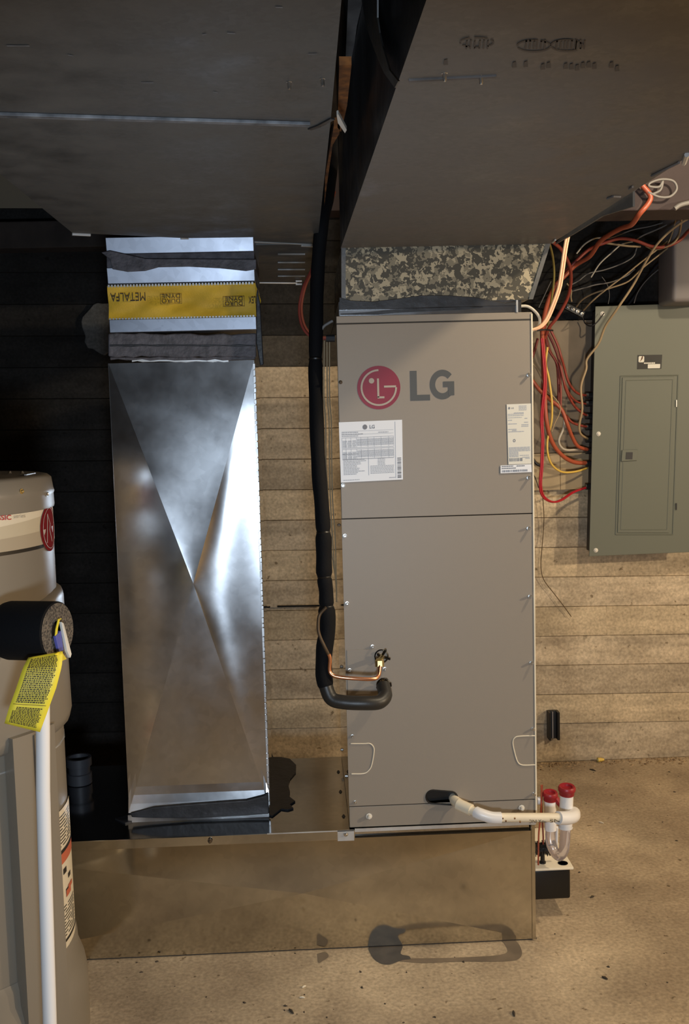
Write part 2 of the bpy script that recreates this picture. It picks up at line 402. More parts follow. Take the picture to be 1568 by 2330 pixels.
MB().box((BX0,.011,.004),(BX1,BY1,ZB-.003)).build('box_shell', M['duct_mirror'], base)
MB().box((BX0,0,ZB-.003),(BX1,BY1,ZB)).build('top_panel', M['plenum_top'], base)
MB().box((BX0,-.0035,ZB-.022),(.012,.0,ZB+.0015)).build('top_flange', M['plenum_face'], base, bevel=.001)
part(MB().box((-.03,-.0055,ZB-.024),(.010,-.0036,ZB+.002)).box((-.20,-.0055,ZB+.000),(.010,-.0036,ZB+.0025)).build('flange_tab', M['lip'], base), 'bright folded tab at the joint of the flange')
MB().box((.012,-.003,ZB-.004),(BX1,0,ZB+.004)).build('front_lip', M['lip'], base)
MB().box((BX1-.012,-.004,.004),(BX1-.003,.0,ZB-.004)).build('corner_seam', M['plenum_face'], base, bevel=.001)
MB().box((BX0,.004,0),(BX1,BY1,.004)).build('foot_gap', M['groove'], base)
def screw(p, n, parent, r=.0045, m=None, name='screw', washer=True, h=.005):
    mb = MB(); n = Vector(n).normalized()
    prof = [(r*1.5, 0), (r*1.5, .0012), (r, .0014), (r*.95, h*.8), (r*.6, h), (.0001, h)] if washer else [(r, 0), (r, h*.7), (r*.6, h), (.0001, h)]
    mb.lathe(prof, Vector(p), n, seg=8)
    return mb.build(name, m or M['zinc'], parent, smooth=True)
screw(PYp(478,1913,-.006), (0,-1,0), base, m=M['oldcopper'], h=.011, r=.004)
screw(PYp(787,1898,-.006), (0,-1,0), base, r=.004)
screw(PYp(154,1917,-.006), (0,-1,0), base, r=.004)
for x, y in ((770,1757),(775,1802),(782,1858)):
    screw(P(x,y,2,ZB), (0,0,1), base, m=M['oldcopper'], r=.003)

# ------------------------------------------------------------------ air handler cabinet
ah = thing('air_handler', (CX/2, .27, ZB), 'tall beige air handler cabinet with red round logo standing on the floor plenum', 'air handler')
Y0, Y1 = .006, .54
# hollow casing with an opening for the drain port
sh = MB(); 
sh.box((0,Y0,ZB+.004),(.0015,Y1,CZ)).box((CX-.0015,Y0,ZB+.004),(CX,Y1,CZ)).box((0,Y0,CZ-.002),(CX,Y1,CZ)).box((0,Y1-.002,ZB+.004),(CX,Y1,CZ)).box((0,Y0,ZB+.004),(CX,Y1,ZB+.006))
casing = part(sh.build('casing', M['lg_side'], ah), 'bare shiny metal side casing')
TOPZ = PYp(762,722,0).z
# front sheets: each its own part; px corner quads on plane Y=0
zt0 = PYp(780,737,0).z
def sheet(x0, x1, z0, z1, name, y0=0, y1=.006, m=None, bev=.0012):
    return MB().box((x0,y0,z0),(x1,y1,z1)).build(name, m or M['lg'], ah, bevel=bev)
sheet(.0, CX, zt0+.0015, CZ, 'top_rail')
zs = 1.058
sheet(.0, CX, zs+.001, zt0-.001, 'upper_door')
zl = PYp(1000,1830,0).z+.004
# lower door with slot
def slot_plate():
    c = PYp(1009,1812,0); hw, r = .0215, .0165; n = 10; bm = bmesh.new()
    loop = []
    for i in range(n+1):
        a = -math.pi/2+math.pi*i/n; loop.append((c.x+hw+r*math.cos(a)-.004, c.z+r*math.sin(a)-.005))
    for i in range(n+1):
        a = math.pi/2+math.pi*i/n; loop.append((c.x-hw+r*math.cos(a)-.004, c.z+r*math.sin(a)+.000))
    outer = [(0,zl),(CX,zl),(CX,zs-.001),(0,zs-.001)]
    ov = [bm.verts.new((x,0,z)) for x,z in outer]; iv = [bm.verts.new((x,0,z)) for x,z in loop]
    es = [bm.edges.new((ov[i],ov[(i+1)%4])) for i in range(4)]+[bm.edges.new((iv[i],iv[(i+1)%len(iv)])) for i in range(len(iv))]
    r_ = bmesh.ops.triangle_fill(bm, edges=es, use_beauty=True, use_dissolve=False)
    fs = [f for f in bm.faces]
    ex = bmesh.ops.extrude_face_region(bm, geom=fs)
    for g in ex['geom']:
        if isinstance(g, bmesh.types.BMVert): g.co.y += .006
    bmesh.ops.recalc_face_normals(bm, faces=bm.faces)
    me = bpy.data.meshes.new('lower_door'); bm.to_mesh(me); bm.free(); me.materials.append(M['lg'])
    o = bpy.data.objects.new('lower_door', me); COL.objects.link(o); o.parent = ah; o.matrix_parent_inverse = ah.matrix_world.inverted()
    return loop, c
loop, slotc = slot_plate()
sheet(0, CX, ZB+.006, zl-.0025, 'bottom_rail', y0=.001)
MB().box((.002,.012,ZB+.008),(CX-.002,.014,CZ-.004)).build('inner_panel', M['black'], ah)
mb = MB()
mb.prism([(x,-.001,z) for x,z in loop], (0,.0005,0))
# rubber rim round the slot
rim = [Vector((x,-.0012,z)) for x,z in loop]; part(MB().tube(rim+[rim[0]], .0022, 6, caps=False).build('drain_slot_rim', M['black'], ah, smooth=True), 'black rubber rim')
MB().box((.0,-.0006,zt0-.0012),(CX,.001,zt0+.0012)).build('top_groove', M['groove'], ah)
# slim raised edge along the right side
part(MB().box((CX-.003,-.002,ZB+.02),(CX+.001,.004,CZ-.004)).build('right_edge', M['pvc'], ah, bevel=.0008), 'pale worn right-hand edge')
# service plate round the copper ports
spa, spb = PYp(790,1479,-.0), PYp(866,1578,0)
MB().box((.004,-.0012,spb.z),(spb.x+.008,0,spa.z)).build('service_plate', M['lg'], ah, bevel=.0005)
# knockout outlines
def outline(pts, name, r=.0014):
    pp = smoothpath([PYp(x,y,-.0008) for x,y in pts], 4)
    part(MB().tube(pp, r, 6).build(name, M['pvc'], ah, smooth=True), 'pale scored knock-out outline')
outline([(798,1692),(828,1692),(842,1692),(850,1700),(851,1712),(846,1740),(840,1752),(828,1760),(800,1761)], 'knockout_outline')
outline([(1219,1674),(1185,1675),(1172,1678),(1167,1690),(1172,1715),(1178,1733),(1186,1740),(1200,1741),(1220,1740)], 'knockout_outline')
for x, y in ((775,870),(1203,853),(781,1104),(1203,1087),(785,1219),(1203,1202),(790,1373),(1206,1357),(796,1525),(1209,1508),(802,1675),(1213,1658),(808,1825),(1215,1806),(848,1471),(876,1522)):
    screw(PYp(x,y,0), (0,-1,0), ah, r=.0032, h=.013 if x > 1000 else .009, m=M['oldcopper'] if y == 870 else None)
for x, y in ((840,1857),(1187,1838)):
    part(screw(PYp(x,y,0), (0,-1,0), ah, r=.0052, h=.012, m=M['whitebolt'], name='bolt'), 'large white bolt head')
for x, y in ((760,1171),(771,1195),(777,1517),(778,1706),(788,1766)):
    q = P(x,y,0,-.0005); screw(q, (-1,0,0), ah, r=.0035, h=.004, name='side_screw')

# logo
def flat(pts, y, name, m, parent, d=.0004):
    return MB().prism([(p[0], y, p[1]) for p in pts], (0,d,0)).build(name, m, parent)
lc = PYp(862,882,0); LR = .0505
def circ(cx, cz, r, n=48): return [(cx+r*math.cos(2*math.pi*i/n), cz+r*math.sin(2*math.pi*i/n)) for i in range(n)]
TL = .010   # tilt of the print
logo = part(flat(circ(lc.x, lc.z, LR), -.0006, 'logo_disc', M['logo_red'], ah), 'red round face logo')
def stroke(mb, pts, wd, y=-.0010, d=.0004):
    for (a, b) in zip(pts[:-1], pts[1:]):
        a = Vector((a[0],0,a[1])); b = Vector((b[0],0,b[1])); t = (b-a).normalized(); s = Vector((-t.z,0,t.x))*wd/2; e = t*wd*.0
        mb.prism([a+s-e+Vector((0,y,0)), b+s+e+Vector((0,y,0)), b-s+e+Vector((0,y,0)), a-s-e+Vector((0,y,0))], (0,d,0))
mb = MB(); r1 = LR*.80
arc = [(lc.x+r1*math.cos(a), lc.z+r1*math.sin(a)) for a in [math.radians(90+ (360-90)*i/40) for i in range(41)]]
stroke(mb, arc, LR*.085)
stroke(mb, [(lc.x+r1, lc.z+LR*.04), (lc.x+LR*.24, lc.z+LR*.04)], LR*.09)
stroke(mb, [(lc.x-LR*.03, lc.z+LR*.42), (lc.x-LR*.03, lc.z-LR*.45), ], LR*.09)
stroke(mb, [(lc.x-LR*.07, lc.z-LR*.45), (lc.x+LR*.25, lc.z-LR*.45)], LR*.09)
mb.prism([(p[0],-.0010,p[1]) for p in circ(lc.x-LR*.33, lc.z+LR*.32, LR*.125, 20)], (0,.0004,0))
g = mb.build('logo_lines', M['logo_cream'], logo)
# letters L and G
mb = MB(); a = PYp(933,844,0); b = PYp(978,911,0)
H_ = a.z-b.z; x0 = a.x
Lp = [(x0,b.z),(x0,b.z+H_),(x0+.0155,b.z+H_),(x0+.0155,b.z+.0135),(x0+.046,b.z+.0135),(x0+.046,b.z)]
mb.prism([(p[0],-.0006,p[1]) for p in Lp], (0,.0004,0)); part(mb.build('letter', M['logo_grey'], ah), 'large grey letter L'); mb = MB()
gc = PYp(1007,875,0); RO, RI = .0345, .0200; n = 30; ring = []
A0, A1 = math.radians(42), math.radians(335)
sx = .86
for i in range(n):
    t0 = A0+(A1-A0)*i/n; t1 = A0+(A1-A0)*(i+1)/n
    mb.prism([(gc.x+sx*r*math.cos(t), -.0006, gc.z+r*math.sin(t)) for r, t in ((RO,t0),(RO,t1),(RI,t1),(RI,t0))], (0,.0004,0))
mb.box((gc.x+.002,-.0009,gc.z-.006),(gc.x+.0275,-.0007,gc.z+.007)).box((gc.x+.0135,-.0009,gc.z-.0255),(gc.x+.0275,-.0007,gc.z-.006))
part(mb.build('letter', M['logo_grey'], ah), 'large grey letter G')

def dashes(mb, fr, rows, y=0):
    """small unreadable print: fr(u,v)->point; rows of (v, height, u0, u1, min word, max word)"""
    for v, h, u0, u1, a, b in rows:
        u = u0
        while u < u1:
            wd = min(random.uniform(a, b), u1-u)
            mb.add([fr(u,v), fr(u+wd,v), fr(u+wd,v-h), fr(u,v-h)], [(0,3,2,1)])
            u += wd + .3*a
def frame(quad, off):
    """quad: TL,TR,BR,BL points -> bilinear map with u right and v up (0..1)"""
    tl, tr, br, bl = [Vector(q) for q in quad]; nrm = (tr-tl).cross(tl-bl).normalized()
    if nrm.y > 0: nrm = -nrm
    def fr(u, v, e=off):
        return (tl*(1-u)+tr*u)*v + (bl*(1-u)+br*u)*(1-v) + nrm*e
    return fr
def quadplate(quad, name, m, parent, th=.0006):
    fr = frame(quad, 0); q = [fr(0,1), fr(1,1), fr(1,0), fr(0,0)]
    n = fr(0,0,1)-fr(0,0,0)
    return MB().prism(q, n*th).build(name, m, parent)
# left energy label
Q = [PYp(x,y,-.001) for x,y in ((771,961),(915,955),(917,1091),(776,1098))]
lab = part(quadplate(Q, 'rating_label', M['paper'], ah), 'white rating label at the left edge')
fr = frame(Q, .0010)
mb = MB(); rows = []
for v in (.845-.0, ): pass
for v0, n, hh in ((.83,2,.014),(.77,1,.012),(.47,1,.012)): 
    for i in range(n): rows.append((v0-.03*i, hh, .04, .38 if i else .30, .02, .05))
rows.append((.815,.012,.62,.78,.02,.04))
for top in (.74,.55):
    rows += [(top-.0,.006,.04,.86,.9,.9),(top-.17,.006,.04,.86,.9,.9)]
    for i in range(7): rows.append((top-.05-.017*i, .008, .05, .27, .05, .07)); rows.append((top-.03-.017*i, .009, .28, .86, .012, .04))
for i in range(11):
    v = .375-.024*i; rows.append((v,.011,.05,random.uniform(.25,.42),.02,.05))
    rows.append((v,.010,.60 if i < 5 else .48,.72 if i < 5 else .86,.02,.04))
rows += [(.04,.010,.04,.3,.02,.04),(.05,.012,.78,.88,.02,.03),(.845,.004,.04,.86,.9,.9),(.79,.004,.04,.86,.9,.9),(.385,.004,.04,.86,.9,.9)]
dashes(mb, fr, rows)
for u in (.04,.10,.18,.27,.34,.45,.55,.66,.78,.86): mb.add([fr(u,.74),fr(u+.004,.74),fr(u+.004,.57),fr(u,.57)],[(0,3,2,1)]); mb.add([fr(u,.55),fr(u+.004,.55),fr(u+.004,.38),fr(u,.38)],[(0,3,2,1)])
mb.add([fr(.885,.975),fr(.891,.975),fr(.891,.03),fr(.885,.03)],[(0,3,2,1)])
mb.add([fr(.45,.38),fr(.456,.38),fr(.456,.10),fr(.45,.10)],[(0,3,2,1)])
mb.build('label_print', M['print_grey'], lab)
mb = MB()
def bar(mb, fr, u0, u1, v0, v1): mb.add([fr(u0,v1),fr(u1,v1),fr(u1,v0),fr(u0,v0)],[(0,3,2,1)])
v = .37
while v > .035:
    h = random.choice((.008,.016,.024)); bar(mb, fr, .915, .975, v-h, v); v -= h+random.choice((.008,.014))
nv = len(mb.v)
mb.add([fr(.41+.037*math.cos(t), .905+.042*math.sin(t)) for t in [2*math.pi*i/18 for i in range(18)]], [tuple(range(18))])
tv, tf = text_mesh('LG', .1, bold=.002)
mx_ = max(v.x for v in tv); my_ = max(v.y for v in tv)
mb.add([fr(.525+.04*v.x/mx_, .905+.03*v.y/my_) for v in tv], tf)
mb.build('label_heading', M['print_mid'], lab)
# right nameplate
Q = [PYp(x,y,-.001) for x,y in ((1153,920),(1208,918),(1209,1055),(1157,1057))]
nl = part(quadplate(Q, 'nameplate_label', M['paper2'], ah), 'tall cream nameplate label at the right edge')
fr = frame(Q, .0010); mb = MB()
rows = [(.97-.022*i,.010,.50,.82,.05,.12) for i in range(4)]+[(.86,.012,.3,.7,.05,.12),(.84,.01,.04,.7,.05,.1),(.815,.010,.04,.7,.05,.1),(.78,.008,.04,.62,.05,.1),(.74,.012,.04,.22,.05,.1),(.765,.012,.74,.86,.04,.06),(.68,.012,.04,.4,.05,.1),(.70,.012,.72,.88,.04,.06),(.66,.012,.6,.9,.04,.08),(.635,.012,.6,.9,.04,.08),(.59,.012,.04,.4,.05,.1),(.57,.012,.2,.4,.05,.1),(.55,.012,.04,.7,.05,.1)]
rows += [(.285-.019*i,.011,.04,.96 if i < 4 else .45,.06,.16) for i in range(9)]+[(.15,.01,.5,.9,.05,.1),(.12,.012,.62,.92,.04,.08),(.10,.012,.75,.94,.04,.08)]
dashes(mb, fr, rows); mb.build('label_print', M['print_grey'], nl)
mb = MB(); mb.add([fr(.10+.04*math.cos(t), .935+.019*math.sin(t)) for t in [2*math.pi*i/16 for i in range(16)]], [tuple(range(16))])
mb.add([fr(.24+.05*v.x/mx_, .935+.012*v.y/my_) for v in tv], tf)
for i in range(18):
    t0, t1 = 2*math.pi*i/18, 2*math.pi*(i+1)/18
    mb.add([fr(.28+.055*k*math.cos(t), .395+.026*k*math.sin(t)) for k, t in ((1,t0),(1,t1),(.55,t1),(.55,t0))], [(0,1,2,3)])
u = .05
while u < .58: wd = random.choice((.01,.02,.035)); bar(mb, fr, u, u+wd, .05, .105); u += wd+random.choice((.012,.02))
mb.build('label_heading', M['print_mid'], nl)
Q = [PYp(x,y,-.0016) for x,y in ((1139,1059),(1209,1056),(1210,1074),(1139,1077))]
sl = part(quadplate(Q, 'serial_sticker', M['paper'], ah), 'narrow white bar code sticker under the nameplate')
fr = frame(Q, .0010); mb = MB(); dashes(mb, fr, [(.92,.12,.04,.42,.03,.06),(.90,.12,.52,.78,.03,.06),(.66,.12,.04,.50,.03,.06)])
u = .05
while u < .86: wd = random.choice((.006,.012,.018)); bar(mb, fr, u, u+wd, .12, .38); u += wd+random.choice((.008,.014))
mb.build('label_print', M['print_mid'], sl)

# ------------------------------------------------------------------ transition and collar above the cabinet
ZR = 1.685
tr = thing('duct_transition', (.24, .27, CZ), 'mottled grey-brown sheet metal transition between cabinet top and right overhead duct', 'duct')
zt = PYp(980,690,0).z; tl, trr = PYp(777,575,0), PYp(1243,572,0); bl_, br_ = PYp(777,692,0), PYp(1203,680,0)
bl_.z = br_.z = (bl_.z+br_.z)/2; tl.z = trr.z = ZR
mb = MB(); d = .52
vs = [bl_, br_, trr, tl, bl_+Vector((0,d,0)), br_+Vector((0,d,0)), trr+Vector((0,d,0)), tl+Vector((0,d,0))]
mb.add(vs, [(0,1,2,3),(1,5,6,2),(5,4,7,6),(4,0,3,7),(3,2,6,7),(0,4,5,1)])
mb.build('transition_sheet', M['spangle'], tr)
e = Vector((0,-.002,0))
for a, b, nm in ((bl_,tl,'edge_seam'),(br_,trr,'edge_seam')):
    MB().prism([a+e, a+e+Vector((.010,0,0)), b+e+Vector((.010,0,0)), b+e], (0,.003,0)).build(nm, M['duct_old'], tr)
# sooty sealant along its lower edge
mb = MB(); pts = [(772,676),(800,684),(850,686),(900,680),(960,672),(1020,672),(1080,676),(1120,684),(1150,690),(1175,686),(1175,695),(1100,697),(1000,699),(880,703),(772,705)]
mb.prism([PYp(x,y,-.004) for x,y in pts], (0,.006,0)); part(mb.build('sealant', M['mastic_dark'], tr, bevel=.001), 'black smeared sealant line')
col = MB().box((.007,.004,CZ),(.433,.50,bl_.z+.004)).build('collar', M['duct_shiny'], tr)
mb = MB(); mb.prism([PYp(x,y,-.001) for x,y in ((775,714),(830,711),(900,704),(980,701),(1060,698),(1100,699),(1060,704),(980,708),(900,712),(860,716),(775,717))], (0,.004,0)); mb.build('sealant', M['mastic_dark'], tr)
MB().box((.420,-.002,CZ),(.424,.006,CZ+.028)).build('collar_tab', M['lip'], tr)

# ------------------------------------------------------------------ overhead ducts
ZL = 1.736
lt = thing('overhead_duct', (-.30, -1.2, ZL), 'wide dusty overhead sheet metal duct on the left above the shiny riser', 'duct')
A = P(165,530,2,ZL); B = P(722,556,2,ZL); XA, XB = P(0,395,2,ZL).x, P(777,0,2,ZL).x
quad = [A, B, Vector((XB,-3.2,ZL)), Vector((XA,-3.2,ZL))]
ys = P(380,262,2,ZL).y
seamL, seamR = Vector((XA+(A.x-XA)*.5, P(10,245,2,ZL).y, ZL)), Vector((XB, P(750,275,2,ZL).y, ZL))
q1 = [A, B, seamR, seamL]; q2 = [seamL, seamR, Vector((XB,-3.2,ZL)), Vector((XA,-3.2,ZL))]
MB().prism(q2, (0,0,.40)).build('near_section', M['duct_old'], lt)
s1 = MB().prism([p+Vector((0,0,.001)) for p in q1], (0,0,.40)).build('far_section', M['duct_old'], lt)
c4 = [p.copy() for p in q1]; apx = P(395,450,2,ZL-.006)
creased([c4[3], c4[2], c4[1], c4[0]], apx, 'bottom_sheet', M['duct_old'], lt)
def strip(a, b, wd, th, name, m, parent):
    a = Vector(a); b = Vector(b); t = (b-a).normalized(); s = Vector((-t.y, t.x, 0))*wd
    return MB().prism([a, b, b+s, a+s], (0,0,-th)).build(name, m, parent, bevel=min(th,wd)*.2)
strip(seamL+Vector((0,0,-.0005)), seamR+Vector((-.03,0,-.0005)), .012, .005, 'seam_strip', M['seam_pale'], lt)
strip(A+Vector((0,-.004,0)), A+(B-A)*.07+Vector((0,-.004,0)), .008, .006, 'end_lip', M['lip'], lt)
strip(A+(B-A)*.42+Vector((0,-.003,0)), B+Vector((0,-.003,0)), .006, .003, 'end_lip', M['lip'], lt)
strip(A+(B-A)*.93+Vector((0,-.002,-.003)), B+Vector((0,-.002,-.003)), .008, .004, 'end_lip', M['lip'], lt)
for x, y in ((658,185),(734,178)): screw(P(x,y,2,ZL), (0,0,-1), lt, r=.0025, h=.010, m=M['zinc'])
for x0, y0, x1, y1 in ((700,292,722,284),(722,284,752,268)): strip(P(x0,y0,2,ZL-.001), P(x1,y1,2,ZL-.001), .008, .002, 'bent_tab', M['duct_dark'], lt)
# pale scuffs on the sheet
mb = MB()
for x, y, wd in ((40,103,26),(335,187,14),(465,78,5),(526,74,9),(635,15,8),(712,122,10),(160,124,6),(490,208,5)):
    a, b = P(x-wd,y,2,ZL-.0012), P(x+wd,y+random.uniform(-2,3),2,ZL-.0012); s = Vector((0,.0035,0)); mb.add([a,b,b+s,a+s],[(0,1,2,3)])
o = mb.build('scuff_marks', M['seam_pale'], lt)
# beaded section behind the riser
r0 = P(590,562,2,ZL+.002); r1 = P(640,643,2,ZL+.002)
rb = MB().box((-.53, B.y+.005, ZL+.002), (P(710,600,2,ZL).x, r1.y, ZL+.38)).build('rear_section', M['duct_old'], lt)
for y in (578,597,613,628):
    p0, p1 = P(632,y,2,ZL), P(694,y,2,ZL); MB().tube([p0,p1], .0035, 6).build('bead', M['duct_old'], lt, smooth=True)
for xa, xb_ in ((585,676),):
    a, b = P(xa,643,2,ZL), P(xb_,644,2,ZL); MB().tube([a,b], .0032, 6).build('end_lip', M['lip'], lt, smooth=True)
for y in (638,645):
    MB().box(P(673,y,2,ZL-.002), P(687,y,2,ZL-.002)+Vector((0,.004,-.005))).build('drive_clip', M['lip'], lt)

rt = thing('overhead_duct', (.27, -1.2, ZR), 'wide dusty overhead sheet metal duct on the right above the beige cabinet', 'duct')
A = P(775,566,2,ZR); B = P(1252,556,2,ZR); XA, XB = P(970,0,2,ZR).x, P(1568,355,2,ZR).x
sL, sR = P(905,188,2,ZR), P(1568,170,2,ZR)
xl = lambda y: A.x+(XA-A.x)*(y-A.y)/(P(970,0,2,ZR).y-A.y)
xr = lambda y: B.x+(XB-B.x)*(y-B.y)/(P(1568,355,2,ZR).y-B.y)
ysm = sL.y
q1 = [A, B, Vector((xr(ysm),ysm,ZR)), Vector((xl(ysm),ysm,ZR))]; q2 = [q1[3], q1[2], Vector((xr(-3.2),-3.2,ZR)), Vector((xl(-3.2),-3.2,ZR))]
up = Vector((0,0,.44))
# walls stand slightly outward on the left as in the photograph
def duct(q, name):
    mb = MB(); n = len(q); topq = [p+up for p in q]
    mb.prism([p+Vector((0,0,.001)) for p in q], up)
    o = mb.build(name, M['duct_dark'], rt); return o
duct(q1, 'far_section'); duct(q2, 'near_section')
apx = P(1205,376,2,ZR-.007)
creased([q1[3], q1[2], q1[1], q1[0]], apx, 'bottom_sheet', M['duct_old2'], rt)
MB().prism([p+Vector((0,0,-.0005)) for p in q2], (0,0,.0015)).build('bottom_sheet', M['duct_old2'], rt)
strip(P(930,178,2,ZR), P(1130,168,2,ZR), .006, .003, 'seam_strip', M['wood_dim'], rt)
for x, y in ((1012,165),(1095,172)): screw(P(x,y,2,ZR), (0,0,-1), rt, r=.0025, h=.010)
# curled flap of the side seam
Xs = (A.x+XA)/2-.004
mb = MB()
fl = [(823,0,858,0),(832,55,858,40),(845,95,863,75),(860,135,870,105),(873,165,886,160),(898,200,906,185)]
L_ = [P(a,b,0,Xs) for a,b,c,d in fl]; R_ = [P(c,d,0,Xs-.002) for a,b,c,d in fl]
n = len(fl); mb.add(L_+R_, [(i,i+1,n+i+1,n+i) for i in range(n-1)])
o = mb.build('seam_flap', M['duct_old'], rt); sm = o.modifiers.new('s','SOLIDIFY'); sm.thickness = .002
# white flange bit and rough edge nicks
for x, y, x2, y2 in ((1258,552,1264,546),(1382,452,1395,447),(1395,447,1412,448),(1432,430,1440,425),(1483,400,1500,392),(1500,392,1545,370),(1556,372,1563,352)):
    MB().tube([P(x,y,2,ZR-.003), P(x2,y2,2,ZR-.003)], .0022 if y2 > 352 else .004, 6).build('torn_edge', M['lip'] if y2 <= 352 or y > 540 else M['wood_dim'], rt)
# right side skirt of the duct, seen below its edge
mb = MB(); pts = [(1262,556),(1300,535),(1370,492),(1440,470),(1440,425),(1380,462),(1300,515)]
mb.prism([P(x,y,0,.53) for x,y in pts], (.004,0,0)); o = mb.build('side_skirt', M['duct_old'], rt)
# smudged stamps: three ovals and two rows of short marks
mb = MB()
def oval(cx, cy, a, b, wd=4):
    n = 22
    for i in range(n):
        if random.random() < .15: continue
        t0, t1 = 2*math.pi*i/n, 2*math.pi*(i+1)/n
        mb.add([P(cx+(a-k)*math.cos(t), cy+(b-k)*math.sin(t), 2, ZR-.0018) for k, t in ((0,t0),(0,t1),(wd,t1),(wd,t0))], [(0,1,2,3)])
for cx, cy, a, b in ((1085,97,40,13),(1215,105,40,15),(1290,104,38,15)): oval(cx, cy, a, b)
for cx in (1070,1100,1205,1230,1275,1300,1320):
    for k in range(3):
        x = cx+k*9-9; mb.add([P(x,92+random.uniform(-3,3),2,ZR-.0018),P(x+4,92,2,ZR-.0018),P(x+2,112,2,ZR-.0018),P(x-2,112,2,ZR-.0018)],[(0,1,2,3)])
for cx in range(985,1420,13):
    if random.random() < (.75 if cx < 1150 else .3): continue
    y = 135+random.uniform(0,8)+(cx-985)*.02
    mb.add([P(cx,y,2,ZR-.0018),P(cx+7,y-2,2,ZR-.0018),P(cx+9,y+11,2,ZR-.0018),P(cx-2,y+12,2,ZR-.0018)],[(0,1,2,3)])
o = part(mb.build('stamp_print', mat('faint_ink', (.095,.085,.075,1), .8), rt), 'faint smudged factory stamp')

# joist pieces in the gap between the ducts
g1 = tag(MB().prism([P(x,y,2,1.80) for x,y in ((772,148),(800,148),(790,240),(776,300),(768,290))], (0,0,.012)).build('joist_block', M['rust']), 'rusty brown wood block up in the gap between the two ducts', 'wood block')
g2 = tag(MB().prism([P(x,y,2,1.80) for x,y in ((760,285),(775,280),(772,305),(757,330),(744,420),(738,470),(740,400))], (0,0,.012)).build('joist_block', M['rust']), 'smaller rusty wood strip below the larger block in the duct gap', 'wood block')
g3 = tag(MB().prism([P(x,y,2,1.95) for x,y in ((792,0),(826,0),(812,60),(800,148),(786,146))], (0,0,.10)).build('joist_board', M['wood_dim']), 'grey board at the top of the gap between the ducts', 'board')
tag(MB().prism([P(x,y,2,1.74) for x,y in ((766,262),(770,260),(789,296),(785,303),(769,280))], (0,0,.006)).build('duct_hanger', M['whitebolt']), 'small bent white metal hanger strap between the ducts', 'strap')

# ------------------------------------------------------------------ shiny riser
rs = thing('riser_duct', (-.375, .26, ZB), 'shiny new galvanised riser duct with cross creases standing on the floor plenum', 'duct')
RY, RD = .13, .27
RX0, RX1 = -.552, -.199
z0, z1 = ZB, PYp(420,823,RY).z
rxt0, rxt1 = -.550, -.197
MB().box((RX0+.002,RY+.012,z0),(RX1-.001,RY+RD,z1)).build('riser_shell', M['duct_mirror'], rs)
apx = PYp(440,1328,RY-.014); zb_ = PYp(450,1838,RY).z
# creased front, subdivided and softly dished so that reflections bend like on sheet metal
def crease_panel(x0, x1, za, zb, y, apex, name, parent, m, n=28):
    c = Vector(apex); vs = []; fs = []
    for j in range(n+1):
        for i in range(n+1):
            pass
    corners = [Vector((x0,y,za)),Vector((x1,y,za)),Vector((x1,y,zb)),Vector((x0,y,zb))]
    for q in range(4):
        a, b = corners[q], corners[(q+1) % 4]; base_i = len(vs)
        nrm = Vector((0,-1,0))
        for i in range(n+1):
            s = i/n
            for j in range(n+1):
                t = j/n; p = (c*(1-s)) + (a*(1-t)+b*t)*s
                # oil-canning: zero on the creases and the rim
                w_ = s*(1-s)*4 * t*(1-t)*4
                amp = (.0006, -.0065, -.001, .0008)[q]
                p.y -= amp*w_*(1+.5*math.sin(3.3*s+q))
                p.y -= .016*max(0.0, (za+.075-p.z)/.075)**2
                vs.append(p)
        for i in range(n):
            for j in range(n):
                a0 = base_i+i*(n+1)+j; fs.append((a0, a0+n+1, a0+n+2, a0+1))
    return MB().add(vs, fs).build(name, m, parent, smooth=True, ang=2.2)
crease_panel(RX0, RX1, zb_, z1, RY, apx, 'front_sheet', rs, M['duct_shiny'])
MB().box((RX0-.001,RY,zb_-.02),(RX0+.004,RY+.012,z1)).build('corner_seam', M['duct_shiny'], rs)
# hammered seam on the right corner: uneven bright nicks
mb = MB(); z = zb_
while z < z1-.01:
    h = random.uniform(.008,.022); mb.box((RX1-.0035,RY-.0015-random.uniform(0,.002),z),(RX1+.002+random.uniform(0,.001),RY+.012,z+h)); z += h+random.uniform(.0005,.003)
mb.build('corner_seam', M['lip'], rs, bevel=.0006, bseg=1)
# flared foot
mb = MB(); zq = zb_
mb.add([(RX0,RY-.016,zq),(RX1,RY-.016,zq),(RX1,RY-.024,ZB+.018),(RX0,RY-.024,ZB+.018),(RX1,RY-.026,ZB),(RX0,RY-.026,ZB)], [(0,3,2,1),(3,5,4,2)])
mb.build('foot_flare', M['duct_shiny'], rs)
def blob_band(poly, Y, name, m, parent, th=.008, lab=None, bev=.002):
    mb = MB(); mb.prism([PYp(x,y,Y) for x,y in poly], (0,th,0)); o = mb.build(name, m, parent, bevel=bev)
    if lab: part(o, lab)
    return o
blob_band([(296,1851),(320,1845),(345,1838),(420,1832),(500,1826),(560,1822),(600,1812),(611,1806),(612,1852),(560,1856),(520,1858),(440,1862),(350,1862),(300,1860)], RY-.032, 'foot_sealant', M['mastic_dark'], rs, .010, 'black sealant along the foot')
mb = MB(); pts = [(612,1718),(618,1712),(622,1722),(640,1722),(660,1726),(674,1740),(673,1757),(660,1772),(656,1785),(660,1800),(659,1812),(672,1822),(660,1830),(668,1838),(655,1842),(640,1840),(620,1856),(612,1854)]
mb.prism([P(x,y,2,ZB+.004) for x,y in pts], (0,0,-.004)); part(mb.build('foot_sealant', M['mastic_dark'], rs, bevel=.001), 'ragged black sealant patch spread on the plenum top right of the foot')
mb = MB(); mb.prism([P(x,y,2,ZB+.004) for x,y in ((262,1862),(300,1852),(300,1868),(285,1872))], (0,0,-.004)); mb.build('foot_sealant', M['mastic_dark'], rs)
